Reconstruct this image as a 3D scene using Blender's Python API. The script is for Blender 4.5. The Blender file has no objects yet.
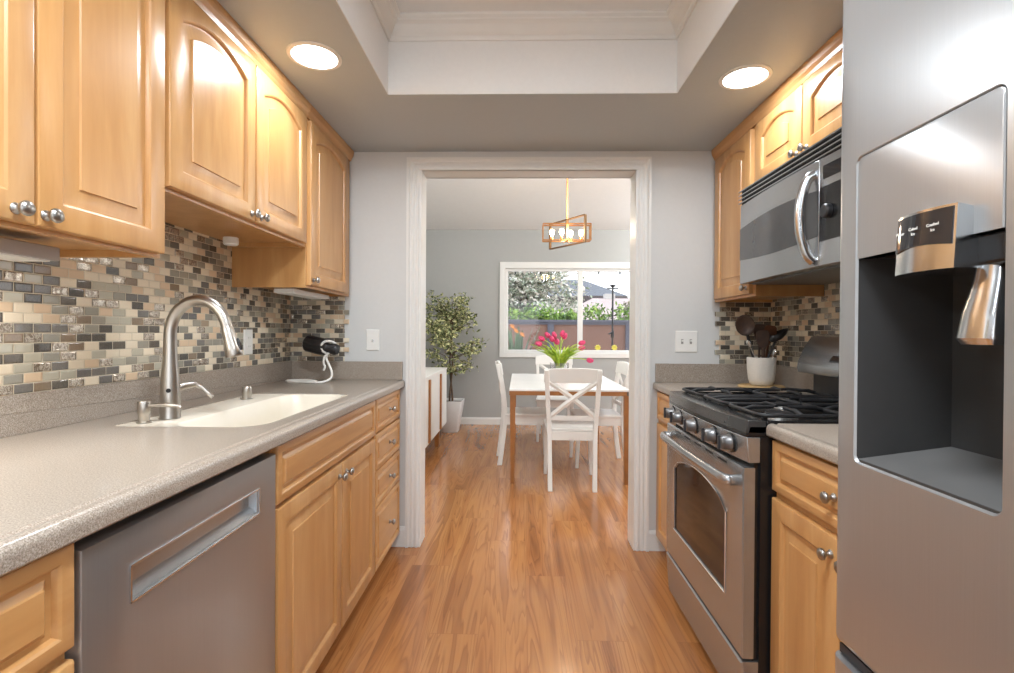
import bpy, bmesh, math, random
from mathutils import Vector, Matrix
random.seed(7)
S = bpy.context.scene
C = S.collection
PI = math.pi

# ------------------------------------------------------------------ camera
F, YAW, PITCH, ROLL, CH = 500.5, .0233, -.0075, .0059, 1.175
def cam_rows():
    c, s = math.cos(YAW), math.sin(YAW); A = Matrix(((c, s, 0), (-s, c, 0), (0, 0, 1)))
    c, s = math.cos(PITCH), math.sin(PITCH); B = Matrix(((1, 0, 0), (0, c, s), (0, -s, c)))
    c, s = math.cos(ROLL), math.sin(ROLL); D = Matrix(((c, 0, s), (0, 1, 0), (-s, 0, c)))
    return D @ B @ A
M_ = cam_rows()
cam = bpy.data.objects.new('camera', bpy.data.cameras.new('camera'))
C.objects.link(cam)
R3 = Matrix((M_[0], M_[2], -M_[1])).transposed()
cam.matrix_world = Matrix.Translation((0, 0, CH)) @ R3.to_4x4()
cam.data.sensor_width = 36; cam.data.lens = F / 1014 * 36
cam.data.clip_start = .02; cam.data.clip_end = 300
S.camera = cam

# ------------------------------------------------------------------ view, sky, sun, lamps
S.view_settings.view_transform = 'Standard'
S.view_settings.look = 'None'
S.view_settings.gamma = 1
S.view_settings.use_curve_mapping = False
S.view_settings.exposure = 0.0
W = bpy.data.worlds.new('sky'); S.world = W; W.use_nodes = True
wn = W.node_tree.nodes; wl = W.node_tree.links; wn.clear()
wo = wn.new('ShaderNodeOutputWorld'); wb = wn.new('ShaderNodeBackground')
wt = wn.new('ShaderNodeTexCoord'); ws = wn.new('ShaderNodeSeparateXYZ'); wr = wn.new('ShaderNodeValToRGB')
wl.new(wt.outputs['Generated'], ws.inputs[0]); wl.new(ws.outputs['Z'], wr.inputs[0])
wr.color_ramp.elements[0].position = 0.0; wr.color_ramp.elements[0].color = (.95, .97, 1, 1)
wr.color_ramp.elements[1].position = 0.8; wr.color_ramp.elements[1].color = (.62, .76, 1, 1)
wl.new(wr.outputs[0], wb.inputs[0]); wb.inputs[1].default_value = 2.7
wl.new(wb.outputs[0], wo.inputs[0])

def light(name, kind, loc, power, color=(1, 1, 1), size=.1, target=None, **kw):
    l = bpy.data.lights.new(name, kind); l.energy = power; l.color = color
    if kind == 'AREA':
        l.shape = kw.get('shape', 'DISK'); l.size = size
        if 'size_y' in kw: l.size_y = kw['size_y']
        if kw.get('portal'): l.cycles.is_portal = True
    elif kind == 'SUN': l.angle = size
    else: l.shadow_soft_size = size
    if 'spread' in kw: l.spread = kw['spread']
    o = bpy.data.objects.new(name, l); C.objects.link(o); o.location = loc
    d = Vector(target if target else (loc[0], loc[1], loc[2] - 1)) - Vector(loc)
    o.rotation_euler = d.to_track_quat('-Z', 'Y').to_euler()
    return o
light('sun', 'SUN', (0, 0, 10), 2.6, (1, .96, .90), .02, target=(-5.5, 1.4, 0))
# portals at the openings (they only guide sampling of the sky, they emit nothing)
light('portal_back_door', 'AREA', (.1, -2.05, 1.1), 1, size=2.0, size_y=2.1, shape='RECTANGLE', target=(.1, 0, 1.1), portal=True)
light('portal_dining_door', 'AREA', (3.05, 4.5, 1.1), 1, size=2.6, size_y=2.1, shape='RECTANGLE', target=(0, 4.5, 1.1), portal=True)
light('portal_window', 'AREA', (.82, 6.62, 1.46), 1, size=2.1, size_y=1.1, shape='RECTANGLE', target=(.82, 0, 1.46), portal=True)

WARM = (.85, .925, 1.0)
LAMP_W = 6.5

# ------------------------------------------------------------------ materials
def lin(r, g, b):
    f = lambda c: (c / 255 / 12.92) if c / 255 <= .04045 else ((c / 255 + .055) / 1.055) ** 2.4
    return (f(r), f(g), f(b), 1)
class NT:
    def __init__(s, name):
        s.m = bpy.data.materials.new(name); s.m.use_nodes = True
        s.n = s.m.node_tree.nodes; s.l = s.m.node_tree.links
        s.b = s.n['Principled BSDF']
    def new(s, t, **kw):
        o = s.n.new('ShaderNode' + t)
        for k, v in kw.items(): setattr(o, k, v)
        return o
    def link(s, a, b): s.l.new(a, b)
    def val(s, node, key, v):
        node.inputs[key].default_value = v
    def math(s, op, a, b=None, c=None):
        o = s.new('Math', operation=op)
        for i, x in enumerate((a, b, c)):
            if x is None: continue
            if isinstance(x, (int, float)): o.inputs[i].default_value = x
            else: s.link(x, o.inputs[i])
        return o.outputs[0]
    def coords(s, scale=(1, 1, 1), rot=(0, 0, 0), loc=(0, 0, 0)):
        t = s.new('TexCoord'); mp = s.new('Mapping')
        s.link(t.outputs['Object'], mp.inputs[0])
        mp.inputs['Scale'].default_value = scale; mp.inputs['Rotation'].default_value = rot; mp.inputs['Location'].default_value = loc
        return mp.outputs[0]
    def noise(s, vec, scale, detail=3, rough=.5, dist=0):
        o = s.new('TexNoise'); s.link(vec, o.inputs['Vector'])
        o.inputs['Scale'].default_value = scale; o.inputs['Detail'].default_value = detail
        o.inputs['Roughness'].default_value = rough; o.inputs['Distortion'].default_value = dist
        return o.outputs['Fac']
    def ramp(s, fac, stops, interp='LINEAR'):
        o = s.new('ValToRGB'); o.color_ramp.interpolation = interp
        e = o.color_ramp.elements
        e[0].position, e[0].color = stops[0]
        e[1].position, e[1].color = stops[-1]
        for p, c in stops[1:-1]:
            x = e.new(p); x.color = c
        s.link(fac, o.inputs[0]); return o.outputs[0]
    def mix(s, fac, a, b, mode='MIX'):
        o = s.new('Mix', data_type='RGBA', blend_type=mode)
        for i, x in ((0, fac), (6, a), (7, b)):
            if isinstance(x, (int, float)): o.inputs[i].default_value = x
            elif isinstance(x, tuple): o.inputs[i].default_value = x
            else: s.link(x, o.inputs[i])
        return o.outputs[2]
    def bump(s, h, strength=.2, dist=.002):
        o = s.new('Bump'); s.link(h, o.inputs['Height'])
        o.inputs['Strength'].default_value = strength; o.inputs['Distance'].default_value = dist
        s.link(o.outputs[0], s.b.inputs['Normal'])
def simple(name, col, rough=.5, metal=0, noise=.04, nscale=20, bump=0, spec=.5, coat=0):
    m = NT(name); v = m.coords()
    n = m.noise(v, nscale)
    c2 = tuple(max(0, x * (1 - noise * 2)) for x in col[:3]) + (1,)
    m.link(m.ramp(n, [(.3, c2), (.7, col)]), m.b.inputs['Base Color'])
    m.val(m.b, 'Roughness', rough); m.val(m.b, 'Metallic', metal); m.val(m.b, 'Specular IOR Level', spec)
    m.val(m.b, 'Coat Weight', coat)
    if bump: m.bump(m.noise(v, nscale * 4), bump, .002)
    return m.m
def maple(name, axis):
    m = NT(name)
    sc = {'z': (9, 9, 1.1), 'y': (9, 1.1, 9)}[axis]
    v = m.coords(sc)
    n1 = m.noise(v, 1.6, 4, .55, .6)
    n2 = m.noise(m.coords(tuple(x * 9 for x in sc)), 1.5, 2, .6)
    oi = m.new('ObjectInfo')
    c = m.ramp(n1, [(.25, lin(180, 130, 76)), (.5, lin(198, 149, 93)), (.75, lin(211, 167, 113))])
    c = m.mix(m.math('MULTIPLY', n2, .30), c, lin(168, 118, 70))
    c = m.mix(m.math('MULTIPLY', oi.outputs['Random'], .22), c, lin(206, 156, 100))
    m.link(c, m.b.inputs['Base Color'])
    m.val(m.b, 'Roughness', .33); m.val(m.b, 'Coat Weight', .12); m.val(m.b, 'Coat Roughness', .22)
    m.bump(n2, .05, .001)
    return m.m
def steel(name, axis='z', base=.47, rough=.30, dark=1.0):
    m = NT(name)
    sc = {'z': (700, 700, 5), 'y': (700, 5, 700), 'x': (5, 700, 700)}[axis]
    n = m.noise(m.coords(sc), 1, 3, .6)
    n2 = m.noise(m.coords((2, 2, 2)), 1.3, 2)
    c = m.ramp(n, [(.3, (base * .92, base * .945, base * .96, 1)), (.7, (base * .97, base * .995, base * 1.01, 1))])
    m.link(c, m.b.inputs['Base Color']); m.val(m.b, 'Metallic', .80)
    m.link(m.math('ADD', m.math('MULTIPLY', n, .015), m.math('ADD', m.math('MULTIPLY', n2, .06), rough - .08)), m.b.inputs['Roughness'])
    return m.m
def floor_mat():
    m = NT('laminate_floor'); pw, pl = .19, 1.22
    t = m.new('TexCoord'); sp = m.new('SeparateXYZ'); m.link(t.outputs['Object'], sp.inputs[0])
    x, y = sp.outputs['X'], sp.outputs['Y']
    u = m.math('DIVIDE', m.math('ADD', x, 10.03), pw); row = m.math('FLOOR', u)
    off = m.new('TexWhiteNoise', noise_dimensions='1D'); m.link(row, off.inputs['W'])
    v = m.math('ADD', m.math('DIVIDE', y, pl), m.math('MULTIPLY', off.outputs[0], 7.3)); col = m.math('FLOOR', v)
    wn_ = m.new('TexWhiteNoise', noise_dimensions='2D'); cb = m.new('CombineXYZ'); m.link(row, cb.inputs[0]); m.link(col, cb.inputs[1]); m.link(cb.outputs[0], wn_.inputs[0])
    rnd = wn_.outputs[0]
    # grain coordinates, shifted for each plank
    gc = m.new('CombineXYZ'); m.link(m.math('MULTIPLY', x, 8.5), gc.inputs[0])
    m.link(m.math('ADD', m.math('MULTIPLY', y, .50), m.math('MULTIPLY', rnd, 40)), gc.inputs[1]); m.link(m.math('MULTIPLY', rnd, 23), gc.inputs[2])
    g = gc.outputs[0]
    big = m.noise(g, 1.0, 3, .5, .5)
    wav = m.math('FRACT', m.math('MULTIPLY', big, 16))
    line = m.ramp(wav, [(0, (.9, .9, .9, 1)), (.10, (.6, .6, .6, 1)), (.45, (.12, .12, .12, 1)), (.9, (0, 0, 0, 1)), (1, (.9, .9, .9, 1))])
    fine_c = m.new('CombineXYZ'); m.link(m.math('MULTIPLY', x, 150), fine_c.inputs[0]); m.link(m.math('MULTIPLY', y, 6), fine_c.inputs[1]); m.link(rnd, fine_c.inputs[2])
    fine = m.noise(fine_c.outputs[0], 1, 3, .6)
    c = m.ramp(big, [(.30, lin(124, 74, 38)), (.42, lin(172, 113, 64)), (.58, lin(190, 132, 79)), (.72, lin(146, 90, 48))])
    c = m.mix(m.math('MULTIPLY', m.math('SUBTRACT', fine, .35), .55), c, lin(140, 82, 48))
    c = m.mix(m.math('MULTIPLY', line, .55), c, lin(98, 54, 30))
    c = m.mix(m.math('MULTIPLY', rnd, .28), c, lin(192, 133, 78))
    fu = m.math('FRACT', u); fv = m.math('FRACT', v)
    eu = m.math('MINIMUM', fu, m.math('SUBTRACT', 1, fu)); ev = m.math('MINIMUM', fv, m.math('SUBTRACT', 1, fv))
    seam = m.math('MAXIMUM', m.math('LESS_THAN', eu, .006), m.math('LESS_THAN', ev, .0012))
    c = m.mix(m.math('MULTIPLY', seam, .28), c, lin(110, 66, 40))
    m.link(c, m.b.inputs['Base Color'])
    m.link(m.math('ADD', .11, m.math('MULTIPLY', fine, .12)), m.b.inputs['Roughness'])
    m.val(m.b, 'Specular IOR Level', .8)
    m.bump(m.math('SUBTRACT', m.math('MULTIPLY', fine, .25), seam), .12, .001)
    return m.m
def mosaic_mat(axis):
    m = NT('glass_and_stone_mosaic_' + axis); L, H = .0505, .0255
    t = m.new('TexCoord'); sp = m.new('SeparateXYZ'); m.link(t.outputs['Object'], sp.inputs[0])
    u0 = sp.outputs['Y' if axis == 'y' else 'X']
    v = m.math('DIVIDE', m.math('SUBTRACT', sp.outputs['Z'], 1.014), H); row = m.math('FLOOR', v)
    half = m.math('MULTIPLY', m.math('FRACT', m.math('MULTIPLY', row, .5)), 1.0)
    u = m.math('ADD', m.math('DIVIDE', m.math('ADD', u0, 5.05), L), half); col = m.math('FLOOR', u)
    cb = m.new('CombineXYZ'); m.link(row, cb.inputs[0]); m.link(col, cb.inputs[1]); cb.inputs[2].default_value = 3.1 if axis == 'y' else 8.7
    wn_ = m.new('TexWhiteNoise', noise_dimensions='3D'); m.link(cb.outputs[0], wn_.inputs[0])
    r1 = wn_.outputs[0]; ws_ = m.new('SeparateColor'); m.link(wn_.outputs[1], ws_.inputs[0]); r2 = ws_.outputs[1]
    A = [(0, lin(40, 42, 46)), (.15, lin(84, 88, 92)), (.25, lin(238, 226, 202)), (.46, lin(222, 196, 164)), (.58, lin(142, 142, 132)),
         (.70, lin(182, 180, 164)), (.80, lin(150, 130, 106)), (.94, lin(118, 98, 78)), (1, lin(118, 98, 78))]
    c = m.ramp(r1, A, 'CONSTANT')
    c = m.mix(m.math('MULTIPLY', r2, .14), c, lin(170, 155, 130))
    pew = m.math('MULTIPLY', m.math('GREATER_THAN', r1, .80), m.math('LESS_THAN', r1, .94))
    vv = m.new('TexCoord')
    sw = m.noise(m.coords((1, 1, 1)), 75, 1, .5, 2.5)
    swr = m.ramp(sw, [(.42, (.16, .13, .10, 1)), (.55, (.75, .70, .62, 1))])
    c = m.mix(m.math('MULTIPLY', pew, .8), c, swr)
    fu = m.math('FRACT', u); fv = m.math('FRACT', v)
    eu = m.math('MULTIPLY', m.math('MINIMUM', fu, m.math('SUBTRACT', 1, fu)), L); ev = m.math('MULTIPLY', m.math('MINIMUM', fv, m.math('SUBTRACT', 1, fv)), H)
    e = m.math('MINIMUM', eu, ev)
    grout = m.math('LESS_THAN', e, .0011)
    n = m.noise(m.coords((1, 1, 1)), 300, 2)
    c = m.mix(m.math('MULTIPLY', n, .25), c, lin(205, 190, 165))
    c = m.mix(grout, c, lin(208, 198, 178))
    m.link(c, m.b.inputs['Base Color'])
    stone = m.math('MULTIPLY', m.math('GREATER_THAN', r1, .25), m.math('LESS_THAN', r1, .58))
    rough = m.math('ADD', .10, m.math('MULTIPLY', m.math('MAXIMUM', stone, grout), .45))
    m.link(rough, m.b.inputs['Roughness'])
    m.link(m.math('MULTIPLY', pew, .6), m.b.inputs['Metallic'])
    h = m.math('SMOOTH_MIN', e, .004, .002)
    h2 = m.math('ADD', m.math('MULTIPLY', h, 250), m.math('MULTIPLY', m.math('MULTIPLY', sw, pew), .8))
    m.bump(h2, .7, .002)
    return m.m
def counter_mat():
    m = NT('speckled_solid_surface'); v = m.coords()
    a = m.noise(v, 420, 2, .6); b = m.noise(v, 240, 2, .6)
    c = m.ramp(a, [(.34, lin(122, 109, 96)), (.46, lin(154, 142, 129)), (.56, lin(165, 154, 142)), (.68, lin(192, 183, 171))])
    c = m.mix(m.math('MULTIPLY', m.math('LESS_THAN', b, .36), .45), c, lin(98, 82, 70))
    m.link(c, m.b.inputs['Base Color']); m.val(m.b, 'Roughness', .28); m.val(m.b, 'Coat Weight', .15)
    return m.m
def emit(name, col, s):
    m = NT(name); m.n.remove(m.b); e = m.new('Emission'); e.inputs[0].default_value = col; e.inputs[1].default_value = s
    m.link(e.outputs[0], m.n['Material Output'].inputs[0]); return m.m
def glass_mat(name, tint=(1, 1, 1, 1), refl=.03):
    m = NT(name); m.n.remove(m.b)
    t = m.new('BsdfTransparent'); t.inputs[0].default_value = tint
    g = m.new('BsdfGlossy'); g.inputs['Roughness'].default_value = .02
    x = m.new('MixShader'); x.inputs[0].default_value = refl
    m.link(t.outputs[0], x.inputs[1]); m.link(g.outputs[0], x.inputs[2]); m.link(x.outputs[0], m.n['Material Output'].inputs[0])
    return m.m
def leaf_mat(name, stops, scale=8, trans=.25):
    m = NT(name); n = m.noise(m.coords(), scale, 2, .7)
    m.link(m.ramp(n, stops), m.b.inputs['Base Color']); m.val(m.b, 'Roughness', .5)
    return m.m
MT = dict(
    maple_v=maple('maple_upright_grain', 'z'), maple_h=maple('maple_level_grain', 'y'),
    floor=floor_mat(), mos_y=mosaic_mat('y'), mos_x=mosaic_mat('x'), counter=counter_mat(),
    wall=simple('grey_wall_paint', lin(209, 210, 208), .55, noise=.01, nscale=60, bump=.06),
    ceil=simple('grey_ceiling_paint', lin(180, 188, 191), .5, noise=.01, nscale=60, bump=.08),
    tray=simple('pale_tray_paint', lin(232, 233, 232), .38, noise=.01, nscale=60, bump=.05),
    white=simple('white_trim_paint', lin(226, 226, 222), .35, noise=.01),
    dwall=simple('dining_wall_paint', lin(171, 172, 169), .6, noise=.01),
    dceil=simple('dining_ceiling_paint', lin(236, 235, 232), .6, noise=.01),
    steel_z=steel('brushed_steel_upright', 'z'), steel_y=steel('brushed_steel_level', 'y'),
    fridge=steel('fridge_steel', 'z', .50, .34), dish=steel('dishwasher_steel', 'z', .39, .36),
    rknob=simple('satin_knob_steel', (.22, .22, .22, 1), .33, .8, .03), darksteel=simple('dark_glossy_enamel', (.06, .06, .06, 1), .18, .3, .1), chrome=simple('polished_steel', (.66, .68, .70, 1), .2, 1, .02), nickel=simple('brushed_nickel', (.50, .47, .43, 1), .30, 1, .02, 8),
    knob=simple('pewter_knob', (.44, .43, .41, 1), .32, 1, .08, 120),
    black=simple('black_enamel', (.012, .012, .013, 1), .25, 0, .1), iron=simple('cast_iron', (.02, .02, .022, 1), .42, 0, .2, 90, .1),
    dark=simple('dark_grey_plastic', (.035, .036, .04, 1), .35, 0, .1), smoke=simple('smoked_glass', (.02, .02, .022, 1), .05, 0, .05),
    mwin=simple('microwave_glass', (.12, .12, .122, 1), .10, .4, .05),
    cavity=simple('cavity_grey_plastic', (.04, .04, .04, 1), .45, 0, .05, spec=.3), cavfloor=simple('cavity_floor_plastic', (.10, .098, .095, 1), .35, 0, .05, spec=.3),
    sink=simple('cream_composite_sink', lin(230, 222, 206), .22, 0, .01), plate=simple('white_plastic_plate', lin(236, 235, 230), .35, 0, .01),
    slot=simple('outlet_slot_grey', lin(168, 166, 160), .5), alum=simple('grey_lamp_housing', lin(176, 170, 166), .4, .2, .03),
    lens=emit('lamp_lens_glow', (1, .97, .92, 1), 14), bulb=emit('warm_bulb_glow', (1, .72, .38, 1), 22),
    gold=simple('brushed_brass', lin(196, 140, 88), .3, 1, .05), goldd=simple('aged_bronze', lin(128, 98, 66), .4, .7, .05),
    chair=simple('white_chair_paint', lin(238, 237, 232), .4, 0, .01), marble=simple('white_marble_top', lin(243, 242, 240), .2, 0, .03, 4),
    oak=simple('brown_oak', lin(166, 108, 54), .45, 0, .12, 14), metal_b=simple('dark_bracket', lin(90, 88, 84), .4, .5),
    pot=simple('white_ceramic', lin(232, 232, 230), .35, 0, .02), soil=simple('dark_soil', lin(58, 44, 34), .9, 0, .3),
    bark=simple('ficus_bark', lin(112, 90, 70), .8, 0, .25, 30), crock=simple('speckled_white_stoneware', lin(228, 222, 212), .35, 0, .07, 260),
    trivet=simple('pale_wood_trivet', lin(218, 184, 130), .5, 0, .1, 30),
    spoon=simple('dark_walnut_utensil', lin(72, 50, 36), .5, 0, .25, 40), spoon2=simple('reddish_wood_utensil', lin(112, 66, 34), .45, 0, .2, 40),
    nylon=simple('black_nylon', (.012, .011, .011, 1), .35), silver=simple('shiny_spoon_steel', (.7, .68, .65, 1), .15, 1, .03),
    wire=simple('white_coated_wire', lin(240, 238, 232), .3, 0, .01), rib=simple('dark_ribbed_cover', (.018, .016, .017, 1), .4, 0, .2, 50),
    glass=glass_mat('window_glass'), vase=glass_mat('vase_glass', (.93, .93, .93, 1), .16), pink_sand=simple('terracotta_pebbles', lin(214, 140, 112), .7, 0, .15, 80),
    grille=simple('filter_grille', (.35, .34, .32, 1), .4, .8, .3, 200),
)
MT['ficus'] = leaf_mat('ficus_leaf', [(.34, lin(52, 66, 44)), (.48, lin(112, 124, 72)), (.60, lin(222, 218, 166))], 34)
MT['tulip'] = simple('pink_tulip_petal', lin(228, 70, 120), .5, 0, .15, 60)
MT['tulip_leaf'] = leaf_mat('tulip_leaf', [(.3, lin(124, 172, 46)), (.7, lin(214, 230, 84))], 30)
MT['tree_leaf'] = leaf_mat('grey_green_tree_leaf', [(.32, lin(74, 92, 70)), (.47, lin(158, 166, 140)), (.6, lin(236, 222, 210))], 5)
MT['tree_leaf2'] = leaf_mat('olive_brown_leaf', [(.3, lin(92, 92, 66)), (.7, lin(156, 148, 112))], 5)
MT['hedge'] = leaf_mat('hedge_leaf', [(.3, lin(52, 82, 34)), (.5, lin(112, 146, 52)), (.7, lin(184, 204, 96))], 5)
MT['strap_leaf'] = leaf_mat('strap_leaf_green', [(.3, lin(48, 70, 44)), (.7, lin(104, 130, 84))], 12)
MT['orange'] = simple('orange_petal', lin(240, 146, 40), .5, 0, .15, 60)
MT['yellow'] = simple('yellow_petal', lin(236, 214, 70), .5, 0, .1, 60)
MT['fence_panel'] = simple('rosy_brown_stucco', lin(134, 98, 82), .8, 0, .06, 5)
MT['fence_post'] = simple('slate_grey_timber', lin(92, 90, 98), .7, 0, .08, 10)
MT['patio'] = simple('patio_concrete', lin(170, 164, 154), .85, 0, .08, 3)
MT['roof_grey'] = simple('grey_shingles', lin(98, 100, 103), .85, 0, .1, 6)
MT['roof_pink'] = simple('pale_pink_tiles', lin(176, 156, 148), .85, 0, .08, 6)
MT['house_white'] = simple('white_stucco', lin(190, 184, 176), .85, 0, .03)
MT['house_brown'] = simple('brown_fascia', lin(84, 74, 72), .8, 0, .06)
MT['pole'] = simple('black_pole', lin(38, 34, 34), .45, .3, .1)

# ------------------------------------------------------------------ mesh helpers
class MB:
    def __init__(s): s.v = []; s.f = []; s.mi = []; s.cur = 0; s.T = None
    def pt(s, p):
        p = Vector(p)
        if s.T is not None: p = s.T @ p
        s.v.append(p[:]); return len(s.v) - 1
    def face(s, ids): s.f.append(tuple(ids)); s.mi.append(s.cur)
    def box(s, x0, x1, y0, y1, z0, z1):
        a = [s.pt((x, y, z)) for z in (z0, z1) for y in (y0, y1) for x in (x0, x1)]
        for q in ((0, 1, 3, 2), (4, 6, 7, 5), (0, 4, 5, 1), (2, 3, 7, 6), (0, 2, 6, 4), (1, 5, 7, 3)): s.face([a[i] for i in q])
        return s
    def loops(s, L, cap0=True, cap1=True, closed=True):
        ids = [[s.pt(p) for p in l] for l in L]; n = len(ids[0])
        for a, b in zip(ids, ids[1:]):
            for i in range(n if closed else n - 1):
                j = (i + 1) % n
                q = [a[i], a[j], b[j], b[i]]
                s.face(q)
        if cap0: s.face(ids[0][::-1])
        if cap1: s.face(ids[-1])
        return s
    def prism(s, poly, axis, a, b):
        """poly of (p, q) extruded along axis from a to b; x: (y,z)  y: (x,z)  z: (x,y)"""
        f = {'x': lambda p, t: (t, p[0], p[1]), 'y': lambda p, t: (p[0], t, p[1]), 'z': lambda p, t: (p[0], p[1], t)}[axis]
        return s.loops([[f(p, a) for p in poly], [f(p, b) for p in poly]])
    def ring(s, c, d, r, n, up=None, sx=1, sy=1):
        d = Vector(d).normalized()
        up = Vector(up) if up else (Vector((0, 0, 1)) if abs(d.z) < .95 else Vector((1, 0, 0)))
        a = d.cross(up).normalized(); b = a.cross(d).normalized()
        c = Vector(c)
        return [c + a * (r * sx * math.cos(2 * PI * i / n)) + b * (r * sy * math.sin(2 * PI * i / n)) for i in range(n)]
    def tube(s, pts, r, n=8, closed=False, up=None, sx=1, sy=1):
        P = [Vector(p) for p in pts]; R = r if isinstance(r, (list, tuple)) else [r] * len(P)
        L = []; m = len(P); a_prev = None
        for i in range(m):
            if closed: d = P[(i + 1) % m] - P[i - 1]
            else: d = P[min(i + 1, m - 1)] - P[max(i - 1, 0)]
            d.normalize()
            if a_prev is None:
                u = Vector(up) if up else (Vector((0, 0, 1)) if abs(d.z) < .9 else Vector((1, 0, 0)))
                a = d.cross(u).normalized()
            else:
                a = (a_prev - d * a_prev.dot(d)).normalized()
            b = d.cross(a).normalized(); a_prev = a
            L.append([P[i] + a * (R[i] * sx * math.cos(2 * PI * k / n)) + b * (R[i] * sy * math.sin(2 * PI * k / n)) for k in range(n)])
        if closed:
            L.append(L[0]); return s.loops(L, False, False)
        return s.loops(L)
    def lathe(s, prof, o=(0, 0, 0), axis=(0, 0, 1), n=20):
        ax = Vector(axis).normalized(); o = Vector(o); L = []
        for r, h in prof: L.append(s.ring(o + ax * h, ax, max(r, 1e-4), n))
        return s.loops(L)
    def bar(s, p0, p1, w, t, up=(0, 0, 1)):
        p0, p1 = Vector(p0), Vector(p1); d = (p1 - p0).normalized()
        a = d.cross(Vector(up))
        a = a.normalized() if a.length > 1e-5 else Vector((1, 0, 0))
        b = a.cross(d).normalized()
        L = [[p + a * (w / 2 * i) + b * (t / 2 * j) for i, j in ((-1, -1), (1, -1), (1, 1), (-1, 1))] for p in (p0, p1)]
        return s.loops(L)
def obj(name, mb, mat, parent=None, bevel=0, smooth=False, angle=40, world=False, seg=2, recalc=True, subsurf=0):
    me = bpy.data.meshes.new(name)
    vs = mb.v
    if parent is not None and world:
        q = parent
        off = Vector((0, 0, 0))
        while q is not None: off += q.location; q = q.parent
        vs = [(v[0] - off[0], v[1] - off[1], v[2] - off[2]) for v in vs]
    me.from_pydata([tuple(v) for v in vs], [], mb.f)
    mats = mat if isinstance(mat, (list, tuple)) else [mat]
    for mm in mats: me.materials.append(MT[mm] if isinstance(mm, str) else mm)
    if len(mats) > 1: me.polygons.foreach_set('material_index', mb.mi)
    if recalc:
        bm = bmesh.new(); bm.from_mesh(me)
        bmesh.ops.remove_doubles(bm, verts=bm.verts, dist=1e-6)
        bmesh.ops.recalc_face_normals(bm, faces=bm.faces); bm.to_mesh(me); bm.free()
    if smooth:
        me.polygons.foreach_set('use_smooth', [True] * len(me.polygons))
        me.set_sharp_from_angle(angle=math.radians(angle))
    me.update()
    o = bpy.data.objects.new(name, me); C.objects.link(o)
    if parent is not None: o.parent = parent
    if bevel:
        b = o.modifiers.new('bevel', 'BEVEL'); b.width = bevel; b.segments = seg; b.limit_method = 'ANGLE'; b.angle_limit = math.radians(40)
        b.harden_normals = False
    return o
def thing(name, label, cat, loc=(0, 0, 0), rotz=0, group=None):
    o = bpy.data.objects.new(name, None); C.objects.link(o); o.location = loc; o.rotation_euler = (0, 0, rotz)
    o.empty_display_size = .05
    o['label'] = label; o['category'] = cat
    if group: o['group'] = group
    return o
def tag(o, label, cat, group=None, kind=None):
    o['label'] = label; o['category'] = cat
    if group: o['group'] = group
    if kind: o['kind'] = kind
    return o
def struct(o, label=None):
    o['kind'] = 'structure'
    if label: o['label'] = label
    return o
def copy_tree(o, parent=None):
    c = o.copy(); C.objects.link(c)
    if parent is not None: c.parent = parent
    for ch in list(o.children): copy_tree(ch, c)
    return c
def box(*a): return MB().box(*a)
def rrect(x0, x1, y0, y1, r, k=6):
    """rounded rectangle, k+1 points on each corner, counter-clockwise from the (x0,y0) corner"""
    rs = r if isinstance(r, (list, tuple)) else [r] * 4
    out = []
    for (cx, cy, a0), rr in zip(((x0, y0, PI), (x1, y0, 1.5 * PI), (x1, y1, 0), (x0, y1, .5 * PI)), rs):
        sx = 1 if cx == x0 else -1; sy = 1 if cy == y0 else -1
        for i in range(k + 1):
            a = a0 + (PI / 2) * i / k
            out.append((cx + sx * rr + rr * math.cos(a), cy + sy * rr + rr * math.sin(a)))
    return out
def corners(x0, x1, y0, y1, k=6):
    return [p for p in ((x0, y0), (x1, y0), (x1, y1), (x0, y1)) for _ in range(k + 1)]

# ------------------------------------------------------------------ room shell
KL, KR, KD, CZ, TZ = -1.26, 1.36, 2.7265, 2.16, 2.46   # kitchen: left wall, right wall, doorway wall, soffit, tray ceiling
KB = -2.0
DW = 2.847                                              # dining side of the doorway wall
DL, DR, DD = -1.34, 3.0, 6.395
OL, OR, OT = -.545, .640, 2.055                         # doorway opening
TL, TR, TF, TN = -.55, .645, 2.075, -.9                 # tray
struct(obj('floor', box(DL - .2, DR + .2, KB - .3, DD + .25, -.1, 0), 'floor'), 'warm brown wood-look laminate floor with long planks')
struct(obj('wall_left', box(KL - .12, KL, KB, KD, 0, 2.5), 'wall'))
struct(obj('wall_right', box(KR, KR + .12, KB, KD, 0, 2.5), 'wall'))
w = MB().box(KL - .12, OL - .0, KD, DW, 0, 3.1).box(OR, DR + .15, KD, DW, 0, 3.1).box(OL, OR, KD, DW, OT + .012, 3.1)
struct(obj('wall_front', w, 'wall'), 'light grey wall around the cased doorway')
w = MB().box(KL - .12, -.9, KB - .12, KB, 0, 2.5).box(1.1, KR + .12, KB - .12, KB, 0, 2.5).box(-.9, 1.1, KB - .12, KB, 2.12, 2.5)
struct(obj('wall_back', w, 'wall'))
s_ = MB()
s_.box(KL, TL, KB, KD, CZ, 2.58).box(TR, KR, KB, KD, CZ, 2.58).box(TL, TR, TF, KD, CZ, 2.58).box(TL, TR, KB, TN, CZ, 2.58)
struct(obj('ceiling', s_, 'ceil'), 'textured grey dropped ceiling around the raised tray')
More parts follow.
